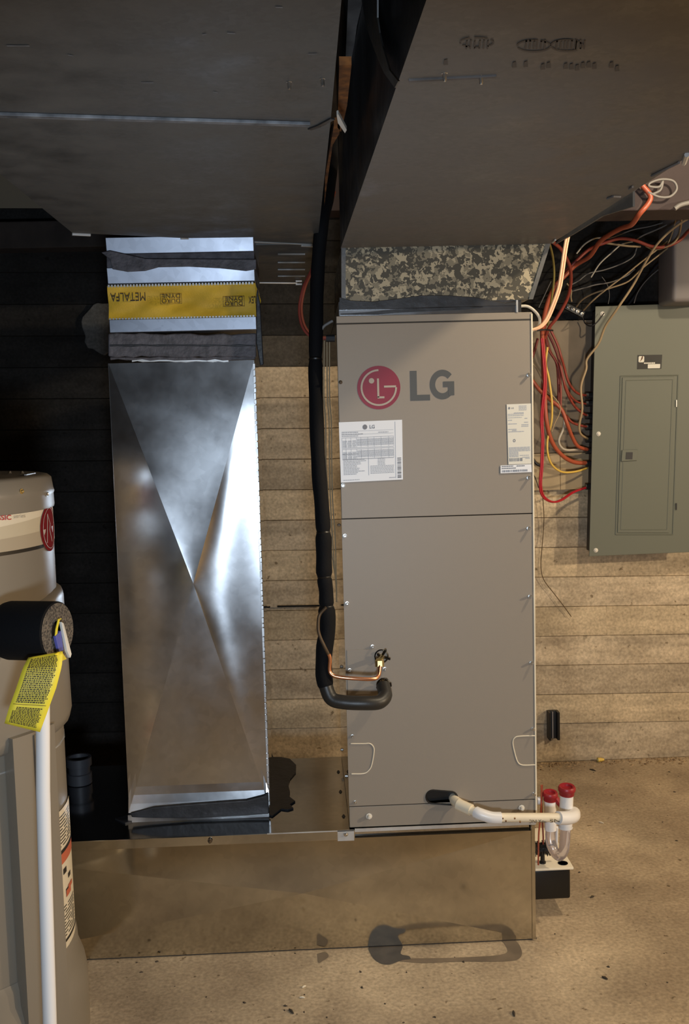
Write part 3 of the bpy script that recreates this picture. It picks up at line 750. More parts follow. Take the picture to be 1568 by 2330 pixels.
# collar stack above the creased sheet
def zp(y): return PYp(420,y,RY).z
tilt = lambda: 0
def collar(ya, yb, name, m, out=.002, d=None, bev=.0015):
    return MB().box((RX0+.001,RY-out,zp(yb)),(RX1-.0005,RY+(d or RD),zp(ya))).build(name, m, rs, bevel=bev)
upper = rs
def ucollar(ya, yb, name, m, out=.002, bev=.0015, tiltin=0, tb=0):
    a, b = zp(ya), zp(yb); x0, x1 = -.545, -.190
    vs = [(x0,RY-out+tb,b),(x1,RY-out+tb,b),(x1,RY-out+tiltin,a),(x0,RY-out+tiltin,a),(x0,RY+RD,b),(x1,RY+RD,b),(x1,RY+RD,a),(x0,RY+RD,a)]
    return MB().add(vs, [(0,1,2,3),(1,5,6,2),(5,4,7,6),(4,0,3,7),(3,2,6,7),(0,4,5,1)]).build(name, m, upper, bevel=bev)
ucollar(538,575,'top_band',M['duct_soft'],.007,tb=.008)
ucollar(575,607,'seam_band',M['mastic'],.003,tiltin=.004)
ucollar(607,643,'upper_band',M['duct_soft'],.009,tb=.008)
ucollar(724,754,'lower_band',M['duct_soft'],.007,tb=.0015)
# canvas with folds
nx, nz = 48, 14; vs = []; za, zb2 = zp(724), zp(648)
for j in range(nz+1):
    for i in range(nx+1):
        u, v = i/nx, j/nz
        y = RY-.004 + .007*math.sin(math.pi*v) * (1+.8*math.sin(9*u+5*v+.6)) + .0022*math.sin(23*u-8*v)*math.sin(math.pi*v)
        vs.append((-.546+.356*u, y, za+(zb2-za)*v + .010*(.5-u)*0))
o = MB().add(vs, [(j*(nx+1)+i, j*(nx+1)+i+1, (j+1)*(nx+1)+i+1, (j+1)*(nx+1)+i) for j in range(nz) for i in range(nx)]).build('canvas', M['canvas'], upper, smooth=True, ang=60); part(o, 'yellow canvas flexible connector')
o2 = MB().box((-.544,RY+.012,za),(-.192,RY+RD,zb2)); o2.build('canvas', M['canvas'], upper)
mb = MB(); mb.add([(-.190,RY-.004,zb2),(-.190,RY+.02,zb2),(-.178,RY+.02,(za+zb2)/2),(-.190,RY+.02,za),(-.190,RY-.004,za)], [(0,1,2),(0,2,3,4)]); mb.build('canvas_fold', M['canvas'], upper)
# crimped teeth
for zt_, nm in ((zb2,'upper_teeth'),(za,'lower_teeth')):
    mb = MB(); x = -.544
    while x < -.192: mb.box((x,RY-.0065,zt_-.003),(x+.0045,RY-.003,zt_+.003)); x += .0075
    part(mb.build(nm, M['lip'], upper), 'row of crimped metal teeth')
def uptext(t, x, y, wpx, hpx, m=M['ink'], mirror=False, off=.0125):
    c = PYp(x,y,RY-off); k = (PYp(x+wpx/2,y,RY-off)-PYp(x-wpx/2,y,RY-off)).x; h = PYp(x,y-hpx/2,RY-off).z-PYp(x,y+hpx/2,RY-off).z
    vs, fs = text_mesh(t, .1); my = max(v.y for v in vs)*2; mx = max(v.x for v in vs)*2
    return [Vector((c.x-v.x/mx*k, c.y, c.z-v.y/my*h)) for v in vs], fs
mb = MB()
for t, x, y, wd, h in (('METALFA',291,676,80,19),('DYNE',389,674,42,9),('DURO',389,685,42,9),('DYNE',532,680,40,9),('DURO',532,691,40,9),('LEX',574,683,16,15)):
    mb.add(*uptext(t,x,y,wd,h))
mb.build('canvas_print', M['ink'], upper)
mb = MB()
for cx, cy in ((389,680),(532,686)):
    a, b = PYp(cx-24,cy+12,RY-.0123), PYp(cx+24,cy-12,RY-.0123); t = .0008
    mb.box((a.x,a.y,a.z),(b.x,a.y+.0002,a.z+t)).box((a.x,a.y,b.z-t),(b.x,a.y+.0002,b.z)).box((a.x,a.y,a.z),(a.x+t,a.y+.0002,b.z)).box((b.x-t,a.y,a.z),(b.x,a.y+.0002,b.z))
mb.build('print_frame', M['ink'], upper)
# mastic bands with ragged rims
def ragged(xa, xb, ya, yb, amp, n=18):
    top = [(xa+(xb-xa)*i/n, ya+random.uniform(-amp,amp)) for i in range(n+1)]
    bot = [(xb-(xb-xa)*i/n, yb+random.uniform(-amp,amp)) for i in range(n+1)]
    return top+bot
blob_band(ragged(246,583,760,812,3), RY-.008, 'mastic_band', M['mastic'], rs, .012, 'broad grey mastic smear', bev=.003)
blob_band(ragged(250,581,784,788,1), RY-.0095, 'mastic_ridge', M['mastic_dark'], rs, .004, bev=.001)
blob_band(ragged(250,581,812,819,2), RY-.006, 'mastic_band', M['mastic'], rs, .008, bev=.002)
blob_band(ragged(300,520,816,823,1.5), RY-.0035, 'brushed_edge', M['lip'], rs, .003, 'bright brushed line below the mastic', bev=.0005)
blob_band([(230,574),(250,570),(330,588),(583,590),(583,612),(560,616),(500,610),(420,606),(360,608),(330,616),(290,618),(255,612),(250,590)], RY-.012, 'mastic_smear', M['mastic'], upper, .012, 'grey mastic smear over the upper seam')
blob_band([(583,640),(592,690),(596,760),(600,830),(592,832),(583,780)], RY+.004, 'side_smear', M['mastic_dark'], rs, .012)

# ------------------------------------------------------------------ refrigerant lines
il = thing('insulated_refrigerant_line', (-.046, -.05, .75), 'thick black foam insulated pipe dropping between riser and cabinet into the cabinet front', 'pipe')
up_pts = [(764,290,.62),(758,345,.42),(752,400,.28),(745,450,.17),(734,500,.11),(727,560,.10),(722,640,.09),(720,720,.07),(718,818,.05),(719,900,.03),(722,1000,.0),(726,1080,-.02),(732,1150,-.04),(736,1212,-.05),(737,1262,-.052),(738,1312,-.055),(742,1345,-.055),(743,1380,-.055),(745,1430,-.058),(738,1480,-.060),(737,1530,-.064),(742,1562,-.070),(755,1590,-.078),(785,1598,-.085),(830,1600,-.088),(862,1598,-.080),(876,1585,-.062),(875,1572,-.045),(872,1560,-.03)]
pts = smoothpath([PYp(*p) for p in up_pts], 5); N_ = len(pts); brk = []
seg = [pts[:8*5+1], pts[8*5:13*5+1], pts[13*5:15*5+1], pts[15*5:17*5+1], pts[17*5:21*5+1]]
rr = [.0165,.0170,.0185,.0170,.0195]
for s_, r_ in zip(seg, rr):
    n = len(s_); rad = [r_*(.86 if i in (0, n-1) else 1.0+ .03*math.sin(i*.9)) for i in range(n)]
    MB().tube(s_, r_, 14, radii=rad).build('foam_sleeve', M['foam'], il, smooth=True, ang=60)
s_ = pts[21*5-3:]; part(MB().tube(s_, .0165, 16).build('foam_elbow', M['foam_sheen'], il, smooth=True, ang=60), 'smooth curved foam elbow across the cabinet front')
for i in (8,13,15,17): 
    p = pts[i*5]; t = (pts[i*5+1]-pts[i*5-1]).normalized(); MB().lathe([(.0155,-.003),(.0168,0),(.0155,.003)], p, t, 14).build('tape_joint', M['black'], il, smooth=True)
def port(px_, py_, parent, nm):
    c = PYp(px_,py_,0); mb = MB().lathe([(.0001,-.004),(.017,-.004),(.0175,.0),(.0145,.0025),(.0135,-.002)], c+Vector((0,-.001,0)), (0,-1,0), 20)
    part(mb.build('rubber_grommet', M['black'], parent, smooth=True), 'black rubber grommet'); return c
c1 = port(873,1558,il,'g')
MB().tube([c1+Vector((0,.0,0)), c1+Vector((0,-.03,-.004))], .0095, 12).build('brass_stub', M['brass'], il, smooth=True)
MB().lathe([(.013,0),(.0145,.004),(.0145,.016),(.012,.018)], c1+Vector((0,-.012,-.002)), (0,-1,-.25), 6).build('flare_nut', M['brass'], il)
mb = MB()
for k in range(10):
    a = random.uniform(0,6.28); mb.tube([c1+Vector((0,-.004,0)), c1+Vector((.018*math.cos(a),-.012,.018*math.sin(a)))], .003, 5)
mb.build('torn_rubber', M['black'], il)
ll = thing('copper_line', (-.03, -.05, .78), 'thin bare copper tube bending across the cabinet front above the thick foam elbow', 'pipe')
lp = [(742,1382,-.074),(727,1400,-.072),(724,1425,-.078),(727,1445,-.082),(738,1470,-.086),(748,1490,-.084)]
MB().tube(smoothpath([PYp(*p) for p in lp], 6), .0038, 10).build('covered_run', M['oldcopper'], ll, smooth=True)
lp = [(748,1488,-.084),(751,1500,-.083),(750,1525,-.082),(757,1536,-.084),(775,1541,-.086),(810,1544,-.086),(848,1545,-.080),(861,1538,-.068),(864,1520,-.052),(864,1505,-.040)]
MB().tube(smoothpath([PYp(*p) for p in lp], 6), .0046, 12).build('copper_tube', M['copper'], ll, smooth=True)
c2 = port(868,1493,ll,'g')
nutp = PYp(864,1510,-.042)
MB().lathe([(.006,-.008),(.0105,-.007),(.0105,.006),(.008,.011),(.006,.012)], nutp, (0,.25,1), 6).build('flare_nut', M['brass'], ll)
MB().tube([nutp+Vector((0,.002,.008)), c2+Vector((0,-.012,.0)), c2], .006, 10).build('brass_stub', M['brass'], ll, smooth=True)
mb = MB()
for k in range(10):
    a = random.uniform(0,6.28); mb.tube([c2+Vector((0,-.004,0)), c2+Vector((.016*math.cos(a)+.006,-.016,.015*math.sin(a)+.004))], .003, 5)
mb.build('torn_rubber', M['black'], ll)

# ------------------------------------------------------------------ drain and condensate pump
dr = thing('drain_pipe', (.36, -.06, .33), 'cream plastic drain pipe running from the cabinet slot to the right', 'pipe')
dp = [PYp(1035,1822,-.005), PYp(1056,1836,-.035), PYp(1092,1852,-.062), PYp(1118,1860,-.068), PYp(1140,1861,-.068), PYp(1285,1860,-.03)]
MB().tube([dp[0]+Vector((0,.03,.0)), dp[0], dp[1]], .0125, 16).build('slot_elbow', M['pvc'], dr, smooth=True)
MB().tube([dp[1], dp[2]], .0105, 16).build('pipe_run', M['pvc'], dr, smooth=True)
MB().tube([dp[1]-(dp[2]-dp[1])*.4, dp[1]+(dp[2]-dp[1])*.45], .0140, 16).build('coupling', M['pvc'], dr, smooth=True)
MB().tube(smoothpath([dp[1]+(dp[2]-dp[1])*.75, dp[2], dp[3], dp[4]],4), .0140, 16).build('coupling', M['pvcw'], dr, smooth=True)
MB().tube([dp[3], dp[5]], .0108, 16).build('pipe_run', M['pvc'], dr, smooth=True)
mb = MB()
def pipetext(t, x0, x1, y):
    vs, fs = text_mesh(t, .1); mx = max(v.x for v in vs)*2; my = max(v.y for v in vs)*2
    a, b = PYp(x0,y,-.0625), PYp(x1,y-1,-.0625+.03*(x1-1140)/145)
    out = []
    for v in vs:
        u = .5-v.x/mx; p = a.lerp(b, u); out.append(p+Vector((0,-.0065,-.001-v.y/my*.008)))
    mb.add(out, fs)
pipetext('IPPX INC', 1203, 1243, 1866); pipetext('NS', 1250, 1272, 1865)
mb.build('pipe_print', M['ink'], dr)
mb = MB()
for x, y in ((1141,1856),(1148,1862),(1168,1856),(1180,1864)):
    mb.lathe([(.0001,.0006),(.0018,.0004),(.0022,0)], PYp(x,y,-.0625)+Vector((0,-.0175,0)), (0,-1,0), 7)
mb.build('glue_spots', M['rust'], dr)
ta = thing('drain_trap', (.5, .0, .24), 'white tee fittings with red caps and clear U shaped trap beside the cabinet foot', 'pipe trap')
e0 = dp[5]; 
MB().tube(smoothpath([PYp(1270,1861,-.035), PYp(1292,1861,-.02), PYp(1305,1857,0), PYp(1306,1850,.03)],4), .0160, 16).build('elbow', M['pvcw'], ta, smooth=True)
Yt = .03
tA, tB = PYp(1290,1800,Yt), PYp(1287,1884,Yt)
MB().tube([tA, tB], .0165, 18).build('tee', M['pvcw'], ta, smooth=True)
MB().lathe([(.0175,0),(.0180,.002),(.0175,.006)], tB, (0,0,1), 18).build('collar', M['pvcw'], ta, smooth=True)
tC, tD = PYp(1252,1812,.09), PYp(1253,1888,.09)
MB().tube([tC, tD], .0150, 18).build('tee', M['pvcw'], ta, smooth=True)
def redcap(c, r):
    mb = MB().lathe([(.0001,.004),(r*.66,.004),(r*.72,.009),(r*1.0,.010),(r*1.14,.006),(r*1.12,-.001),(r*.98,-.004),(r*.97,-.012),(r*.9,-.012)], c, (0,-.12,1), 24)
    part(mb.build('cap', M['capred'], ta, smooth=True, ang=50), 'red rubber cap')
redcap(tA+Vector((0,0,.003)), .0190); redcap(tC+Vector((0,0,.002)), .0172)
part(MB().tube([tC+Vector((.012,-.004,-.002)), tC+Vector((.026,-.010,-.022))], .0075, 8).build('cap_tether', M['capred'], ta, smooth=True), 'red rubber tether')
ut = smoothpath([tB, PYp(1285,1915,.035), PYp(1283,1935,.04), PYp(1273,1947,.055), PYp(1262,1938,.07), PYp(1253,1915,.08), tD], 6)
part(MB().tube(ut, .0130, 18).build('clear_trap', M['clear'], ta, smooth=True), 'clear plastic U bend')
MB().tube([PYp(1267,1882,.10), PYp(1266,1925,.12)], .0045, 10).build('overflow_tube', M['pvcw'], ta, smooth=True)
MB().tube([PYp(1222,1822,.10), PYp(1232,1822,.10)], .010, 12).build('side_stub', M['pvcw'], ta, smooth=True)
pz0, pz1 = .052, .132
pu = thing('condensate_pump', (.53, .15, pz0), 'small black condensate pump box with cream lid hung beside the plenum end', 'pump')
MB().box((.457,.10,pz0),(.566,.24,pz1)).build('tank', M['black'], pu, bevel=.006, bseg=3, smooth=True)
lid = MB().box((.456,.093,pz1),(.573,.25,pz1+.007)).build('lid', M['pump_lid'], pu, bevel=.0025, smooth=True)
part(MB().lathe([(.0001,.0),(.0125,.0),(.013,.0008),(.0128,.0015)], (.551,.118,pz1+.007), (0,0,1), 20).build('inlet_hole', M['black'], lid, smooth=True), 'round black inlet hole')
MB().box((.457,.17,pz1+.007),(.545,.25,pz1+.050)).build('motor_cover', M['pump_lid'], pu, bevel=.006, bseg=3, smooth=True)
p0 = Vector((.500,.125,pz1+.007))
MB().lathe([(.0085,0),(.0085,.004),(.006,.006),(.0055,.022),(.007,.028)], p0, (0,0,1), 12).build('discharge_stub', M['black'], pu, smooth=True)
# bristly black plug
br = MB(); bc = PYp(1236,1930,.11)
br.tube([bc-Vector((.020,0,0)), bc+Vector((.014,0,0))], .0145, 10)
for k in range(110):
    a = random.uniform(0,6.28); x = random.uniform(-.020,.017); e = .0175+random.uniform(0,.004)
    br.tube([bc+Vector((x,0,0)), bc+Vector((x+random.uniform(-.002,.002), e*math.cos(a), e*math.sin(a)))], .0011, 4)
tag(br.build('bristle_brush', M['black']), 'short black bristly round brush above the condensate pump', 'brush')
cu = MB()
tag(MB().tube(smoothpath([PYp(1232,1787,.08), PYp(1232,1820,.085), PYp(1230,1860,.085), PYp(1226,1900,.09), PYp(1225,1968,.09)],5), .0022, 8).build('orange_wire', M['orange_cable'], smooth=True), 'orange low voltage wire beside the cabinet foot going down to the pump', 'wire', 'orange wires behind the drain pipe')
tag(MB().tube(smoothpath([PYp(1234,1786,.09), PYp(1233,1840,.095), PYp(1236,1900,.10), PYp(1236,1922,.105)],5), .0020, 8).build('orange_wire', M['red_cable'], smooth=True), 'darker red wire behind the orange one beside the cabinet foot', 'wire', 'orange wires behind the drain pipe')

# ------------------------------------------------------------------ water heater
HC = Vector((-.868,-.30,0)); HR = .262
wh = thing('water_heater', HC, 'taupe cylindrical water heater with cream name band at the left edge', 'water heater')
zt_ = 1.195
body = MB().lathe([(HR,.03),(HR,zt_-.065),(HR-.001,zt_-.064)], HC, (0,0,1), 96).build('tank_jacket', M['heater'], wh, smooth=True)
MB().lathe([(HR+.004,zt_-.066),(HR+.005,zt_-.062),(HR+.004,zt_-.040),(HR+.006,zt_-.034),(HR+.004,zt_-.028),(HR+.001,zt_-.006),(HR-.006,zt_),(HR-.016,zt_+.002),(.0001,zt_+.004)], HC, (0,0,1), 96).build('top_cap', M['heater'], wh, smooth=True, ang=60)
def hpos(deg, z, r=HR):  # deg measured from the side facing the room (-Y) towards +X
    a = math.radians(deg); return Vector((HC.x+r*math.sin(a), HC.y-r*math.cos(a), z))
def hseg(d0, d1, z0, z1, r, name, m, parent=None, n=16, th=.0, smooth=True):
    """curved plate on the jacket; z0,z1 may be functions of angle"""
    f0 = z0 if callable(z0) else (lambda d: z0); f1 = z1 if callable(z1) else (lambda d: z1); vs = []; fs = []
    for i in range(n+1):
        d = d0+(d1-d0)*i/n
        vs += [hpos(d,f0(d),r), hpos(d,f1(d),r)] + ([hpos(d,f1(d),r-th), hpos(d,f0(d),r-th)] if th else [])
    k = 4 if th else 2
    for i in range(n):
        for j in range(k if th else 1): fs.append((i*k+j, (i+1)*k+j, (i+1)*k+(j+1) % k, i*k+(j+1) % k)) if th else fs.append((i*2,(i+1)*2,(i+1)*2+1,i*2+1))
    if th: fs += [(0,1,2,3), (n*4+3,n*4+2,n*4+1,n*4)]
    return MB().add(vs, fs).build(name, m, parent or wh, smooth=smooth, ang=40)
def hfind(x, y):
    """angle and height on the jacket seen at a photograph pixel"""
    o = CAM-HC; r = AR*((x-PX)/F)+AD*((y-PY)/F)+AF
    a = r.x*r.x+r.y*r.y; b = 2*(o.x*r.x+o.y*r.y); c = o.x*o.x+o.y*o.y-HR*HR; d = max(0, b*b-4*a*c)
    t = (-b-math.sqrt(d))/(2*a); p = CAM+r*t; q = p-HC
    return math.degrees(math.atan2(q.x, -q.y)), p.z
da, za1 = hfind(20,1160); db, zb1 = hfind(20,1252); dz_c, _ = hfind(104,1160)
zbt, zbb = zt_-.067, hfind(60,1247)[1]
zmid1, zmid2 = hfind(60,1200)[1], hfind(60,1222)[1]
hseg(-60, 112, zbb, zbt, HR+.0006, 'name_band', M['band_cream'], n=40)
hseg(-60, 112, zbb, lambda d: zmid1+.010*(d-30)/30, HR+.0010, 'band_stripe', M['band_tan'], n=40)
hseg(-60, 112, zbb, lambda d: zmid2+.004*(d-30)/30, HR+.0014, 'band_stripe', M['band_tan2'], n=40)
hseg(-60, hfind(98,1245)[0], zbb-.007, zbb, HR+.0012, 'band_line', M['band_black'], n=40)
# oval red emblem near the right silhouette
z_e = hfind(100,1205)[1]; d_e = hfind(108,1205)[0]+2; mb = MB(); n = 28
vs = [hpos(d_e+11*math.cos(2*math.pi*i/n), z_e+.047*math.sin(2*math.pi*i/n), HR+.0022) for i in range(n)]+[hpos(d_e, z_e, HR+.0026)]
emb = part(MB().add(vs, [(i,(i+1)%n,n) for i in range(n)]).build('emblem', M['emblem'], wh, smooth=True), 'dark red oval emblem')
mb = MB(); em = [(-5,-.028),(-3,.030),(0,.010),(-1,-.004),(2,-.028)]
mb.tube([hpos(d_e+a, z_e+b, HR+.0032) for a,b in em], .0005, 5); mb.tube([hpos(d_e+10*math.cos(2*math.pi*i/24)*.86, z_e+.041*math.sin(2*math.pi*i/24), HR+.003) for i in range(25)], .0004, 5)
mb.build('emblem_lines', M['text_tan'], emb)
def htext(t, x0, x1, y, hpx, name, m, bold=0):
    d0, z = hfind(x0,y); d1, z2 = hfind(x1,y-2); vs, fs = text_mesh(t, .1, bold=bold); mx = max(v.x for v in vs)*2; my = max(v.y for v in vs)*2
    h = hpx/ (F/1.83)
    return MB().add([hpos(d0+(d1-d0)*(v.x/mx+.5), z+(z2-z)*(v.x/mx+.5)+v.y/my*h, HR+.0022) for v in vs], fs).build(name, m, wh)
htext('CLASSIC', -42, 24, 1179, 12, 'band_lettering', M['text_red'], .0015)
htext('series', 30, 56, 1175, 9, 'band_lettering', M['text_tan'])
for x, y in ((45,1118),(101,1124)):
    d_, z_ = hfind(x,y); screw(hpos(d_,z_,HR+.004), hpos(d_,z_,1)-hpos(d_,z_,0), wh, r=.0035, m=M['brass'] if x < 60 else None)
for x in (22,50):
    p = P(x,1077,2,zt_+.004); screw(p, (0,0,1), wh, r=.003)
MB().box(P(55,1082,2,zt_+.003), P(80,1078,2,zt_+.003)+Vector((0,.004,.002))).build('top_tab', M['lip'], wh)
# access cover bulge (mid height) with a rolled lower lip
zc1, zc0 = hfind(100,1352)[1], hfind(135,1655)[1]
vs = []; fs = []; n = 22; rows_ = [(0,.000),(.02,.010),(.06,.014),(.5,.017),(.90,.019),(.97,.014),(1.0,.004)]
for i in range(n+1):
    d = -70+(118+70)*i/n
    for t, o_ in rows_:
        sag = .040*max(0,(60-d))/60*.5
        vs.append(hpos(d, zc1-sag*.0-(.030 if d < 50 else .030*(1-(d-50)/40) if d < 90 else 0)*(1-t)*.9 + (zc0-zc1)*t, HR+o_))
m_ = len(rows_)
fs = [(i*m_+j+1, (i+1)*m_+j+1, (i+1)*m_+j, i*m_+j) for i in range(n) for j in range(m_-1)]
part(MB().add(vs, fs).build('jacket_cover', M['heater'], wh, smooth=True, ang=60), 'bulging lower jacket cover')
zl2 = hfind(120,1705)[1]
hseg(-70, 110, zl2-.003, zl2, HR+.002, 'jacket_seam', M['lip'], th=.002)
# raised channel cover on the front below the tag
for x0, x1, off, nm in ((8,95,.012,'channel_cover'),):
    d0, d1 = hfind(x0,1700)[0], hfind(x1,1700)[0]
    hseg(d0, d1, .05, hfind(40,1700)[1]+.03, HR+.020+off, nm, M['heater'], n=10, th=.03)
d0, d1 = hfind(50,1700)[0], hfind(66,1700)[0]; hseg(d0, d1, .05, hfind(40,1700)[1]+.025, HR+.036, 'channel_rib', M['heater'], n=4, th=.006)
# foot flare
zf1, zf0 = .215, .0
MB().lathe([(HR+.001,zf1+.005),(HR+.006,zf1-.01),(HR+.008,zf1-.04),(HR+.020,zf1-.075),(HR+.024,zf1-.10),(HR+.024,.0)], HC, (0,0,1), 96).build('foot_skirt', M['heater'], wh, smooth=True, ang=50)
# instruction label wrapped round the right
zla, zlb = hfind(140,1838)[1], hfind(140,2175)[1]
slope = lambda d: .0007*(d-60)
D0 = hfind(118,1990)[0]-4
lb = part(hseg(D0, 101, zlb, zla, HR+.0028, 'instruction_label', M['band_cream'], n=20), 'cream instruction label with warning pictures')
hseg(D0, 101, zlb-.012, zlb, HR+.0030, 'label_border', M['band_black'], lb, n=20)
hseg(D0, 101, zlb+.020, zlb+.026, HR+.0034, 'label_border', M['band_black'], lb, n=20)
zw = hfind(135,1955)[1]; hseg(D0, 101, zw-.014, zw+.008, HR+.0034, 'warning_stripe', M['warnred'], lb, n=20); hseg(D0, 101, zw+.008, zw+.016, HR+.0036, 'label_border', M['band_black'], lb, n=20)
k = 0; z = zla-.012; mb_ = MB()
def hbar(mb, d0, d1, z0, z1, r=HR+.0036, n=4):
    b = len(mb.v)
    for i in range(n+1): d = d0+(d1-d0)*i/n; mb.v += [hpos(d,z0,r), hpos(d,z1,r)]
    mb.f += [(b+i*2, b+i*2+2, b+i*2+3, b+i*2+1) for i in range(n)]
while z > zlb+.032:
    if not (zw-.10 < z < zw+.02):
        d = D0+2
        while d < 97: e = min(97, d+random.uniform(8,26)); hbar(mb_, d, e, z-.0022, z); d = e+2
    z -= .0068
mb_.build('label_text', M['band_black'], lb)
mb_ = MB(); zc_ = zw-.05
for dd, zz, s_ in ((70,.012,.010),(76,.0,.014),(82,.018,.012),(88,-.002,.010),(84,-.028,.010)): hbar(mb_, dd, dd+4, zc_+zz-s_/2, zc_+zz+s_/2, n=2)
mb_.build('label_picture', M['band_black'], lb)
mb_ = MB(); hbar(mb_, 84, 91, zc_-.040, zc_-.026, r=HR+.004, n=2); hbar(mb_, 87, 94, zc_-.030, zc_-.020, r=HR+.0042, n=2); mb_.build('label_picture', M['warnred'], lb)

# relief valve wrapped in foam, its tag and the discharge tube
face = PYp(131,1436,-.565); ax = Vector((.945,-.326,.02)).normalized()
fo = tag(MB().lathe([(.020,-.02),(.020,.0),(.0500,.0),(.0530,-.002),(.0535,-.006),(.0535,-.096),(.051,-.106),(.044,-.112),(.020,-.113)], face, ax, 48).build('foam_collar', M['foam'], smooth=True, ang=40), 'short fat roll of black pipe foam wrapped round the heater valve', 'pipe foam')
o = MB().lathe([(.0195,.0006),(.0505,.0006)], face, ax, 48).build('cut_end', M['foam_cut'], fo)
part(o, 'grey brown speckled cut face')
vt = thing('relief_valve', face, 'relief valve with blue label and silver lever inside the foam roll', 'valve')
u = Vector((0,0,1)); s = ax.cross(u).normalized()*-1  # s points to the left of the face as seen
MB().lathe([(.0001,-.012),(.017,-.012),(.018,-.03)], face, ax, 20).build('valve_body', M['black'], vt, smooth=True)
MB().tube([face+ax*.004+u*.024+s*-.004, face+ax*.012+u*.012+s*-.006, face+ax*.018+u*-.02+s*.002+Vector((0,0,-.012))], .0001, 4)
def facept(dx, dz, e): # dx px offset on screen approx -> metres along face
    h = Vector((0,0,1)).cross(ax).normalized()
    return face + h*dx + Vector((0,0,1))*dz + ax*e
h_ = Vector((0,0,1)).cross(ax).normalized()
if (h_.dot(AR)) < 0: h_ = -h_
def fp(x, z, e): return face + h_*x + u*z + ax*e
MB().prism([fp(-.022,-.005,.004), fp(-.004,.002,.004), fp(-.002,-.034,.006), fp(-.016,-.034,.006)], ax*.006).build('blue_label', M['blue'], vt, bevel=.001)
part(MB().prism([fp(-.004,.018,.006), fp(.003,.014,.006), fp(.011,-.044,.014), fp(.006,-.050,.014), fp(.000,-.036,.012)], ax*.006).build('lever', M['whitebolt'], vt, bevel=.001), 'silver test lever')
# yellow tag: ring round the valve, hanging sheet
tg = thing('warning_tag', PYp(80,1560,-.60), 'yellow paper warning tag covered in small black text hanging from the foam roll', 'tag')
ringp = [fp(-.020,-.008,.006), fp(-.019,.008,.008), fp(-.010,.024,.008), fp(-.004,.022,.008)]
mb = MB(); 
for a, b in zip(ringp[:-1], ringp[1:]): mb.prism([a, b, b+h_*.006, a+h_*.006], ax*.0015)
mb.build('tag_ring', M['yellow'], tg)
def tagpt(u_, v_):  # v 0 top, 1 bottom
    L = [(64,1496),(52,1520),(36,1568),(20,1612),(10,1646)]; R = [(143,1482),(141,1515),(128,1565),(108,1620),(91,1666)]
    k = v_*4; i = min(3, int(k)); t = k-i
    a = (L[i][0]*(1-t)+L[i+1][0]*t, L[i][1]*(1-t)+L[i+1][1]*t); b = (R[i][0]*(1-t)+R[i+1][0]*t, R[i][1]*(1-t)+R[i+1][1]*t)
    return PYp(a[0]*(1-u_)+b[0]*u_, a[1]*(1-u_)+b[1]*u_, -.625-.012*math.sin(math.pi*v_)-.02*v_ + .012*u_)
nx, nz = 6, 14
sheet_ = MB().add([tagpt(i/nx, j/nz) for j in range(nz+1) for i in range(nx+1)], [(j*(nx+1)+i, (j+1)*(nx+1)+i, (j+1)*(nx+1)+i+1, j*(nx+1)+i+1) for j in range(nz) for i in range(nx)]).build('tag_sheet', M['yellow'], tg, smooth=True)
sm = sheet_.modifiers.new('s','SOLIDIFY'); sm.thickness = .0004
st = MB(); stp = [fp(-.014,-.034,.008), fp(-.012,-.050,.016), tagpt(.86,.0)+Vector((0,-.004,.0))]
for a, b in zip(stp[:-1], stp[1:]): st.prism([a-h_*.006, b-h_*.010, b+h_*.010, a+h_*.008], ax*.001)
st.build('tag_neck', M['yellow'], tg)
mb = MB()
def tfr(u_, v_): return tagpt(u_, v_)+Vector((-.0003,-.0022,.0002))
def tdash(u0, u1, v0, hh):
    x = u0
    while x < u1:
        wd = min(random.uniform(.02,.08), u1-x); mb.add([tfr(x,v0),tfr(x,v0+hh),tfr(x+wd,v0+hh),tfr(x+wd,v0)],[(0,1,2,3)]); x += wd+.014
v = .05
while v < .66: tdash(.13, random.uniform(.84,.90), v, .0125); v += .0215
v = .72
while v < .95: tdash(.12 if v > .76 else .2, random.uniform(.80,.90), v, .010); v += .0175
mb.add([tfr(.08,.685),tfr(.08,.689),tfr(.92,.689),tfr(.92,.685)],[(0,1,2,3)])
mb.build('tag_text', M['ink'], tg)
tag(MB().tube([PYp(97,1560,-.585), PYp(98,1800,-.585), PYp(103,1990,-.59), PYp(116,2420,-.60)], .0125, 20).build('discharge_tube', M['pvcw'], smooth=True, ang=60), 'white plastic discharge tube running down in front of the heater', 'pipe')

# ------------------------------------------------------------------ electrical panel on the right wall
ep = thing('breaker_panel', (1.12, 1.2, .79), 'grey green electrical breaker panel with closed door on the right wall', 'electrical panel')
YP = 1.15
pTL, pBL = PYp(1355,697,YP), PYp(1341,1266,YP); pTR, pBR = pTL+Vector((.392,0,.004)), pBL+Vector((.398,0,.004))
fr = frame([pTL,pTR,pBR,pBL], 0)
n_ = Vector((0,.004,0))
MB().prism([fr(0,1),fr(1,1),fr(1,0),fr(0,0)], n_).build('cover', M['panel'], ep, bevel=.0015)
MB().prism([p+Vector((0,.006,0)) for p in (fr(.035,.985),fr(.965,.985),fr(.965,.015),fr(.035,.015))], (0,.079,0)).build('back_box', M['panel_side'], ep)
cut = (pTR-pTL).length
def pp(x, y, e=0): return PYp(x,y,YP-e)
dq = [pp(1416,859,.0), pp(1534,857,.0), pp(1522,1212,.0), pp(1405,1212,.0)]
rq = [pp(1412,856), pp(1543,854), pp(1531,1216), pp(1401,1216)]
cen = sum(rq, Vector())/4
mbf = MB()
for i in range(4):
    a, b = rq[i], rq[(i+1) % 4]; mbf.tube([a+Vector((0,-.0005,0)), b+Vector((0,-.0005,0))], .0022, 6)
mbf.build('door_frame', M['panel'], ep, smooth=True)
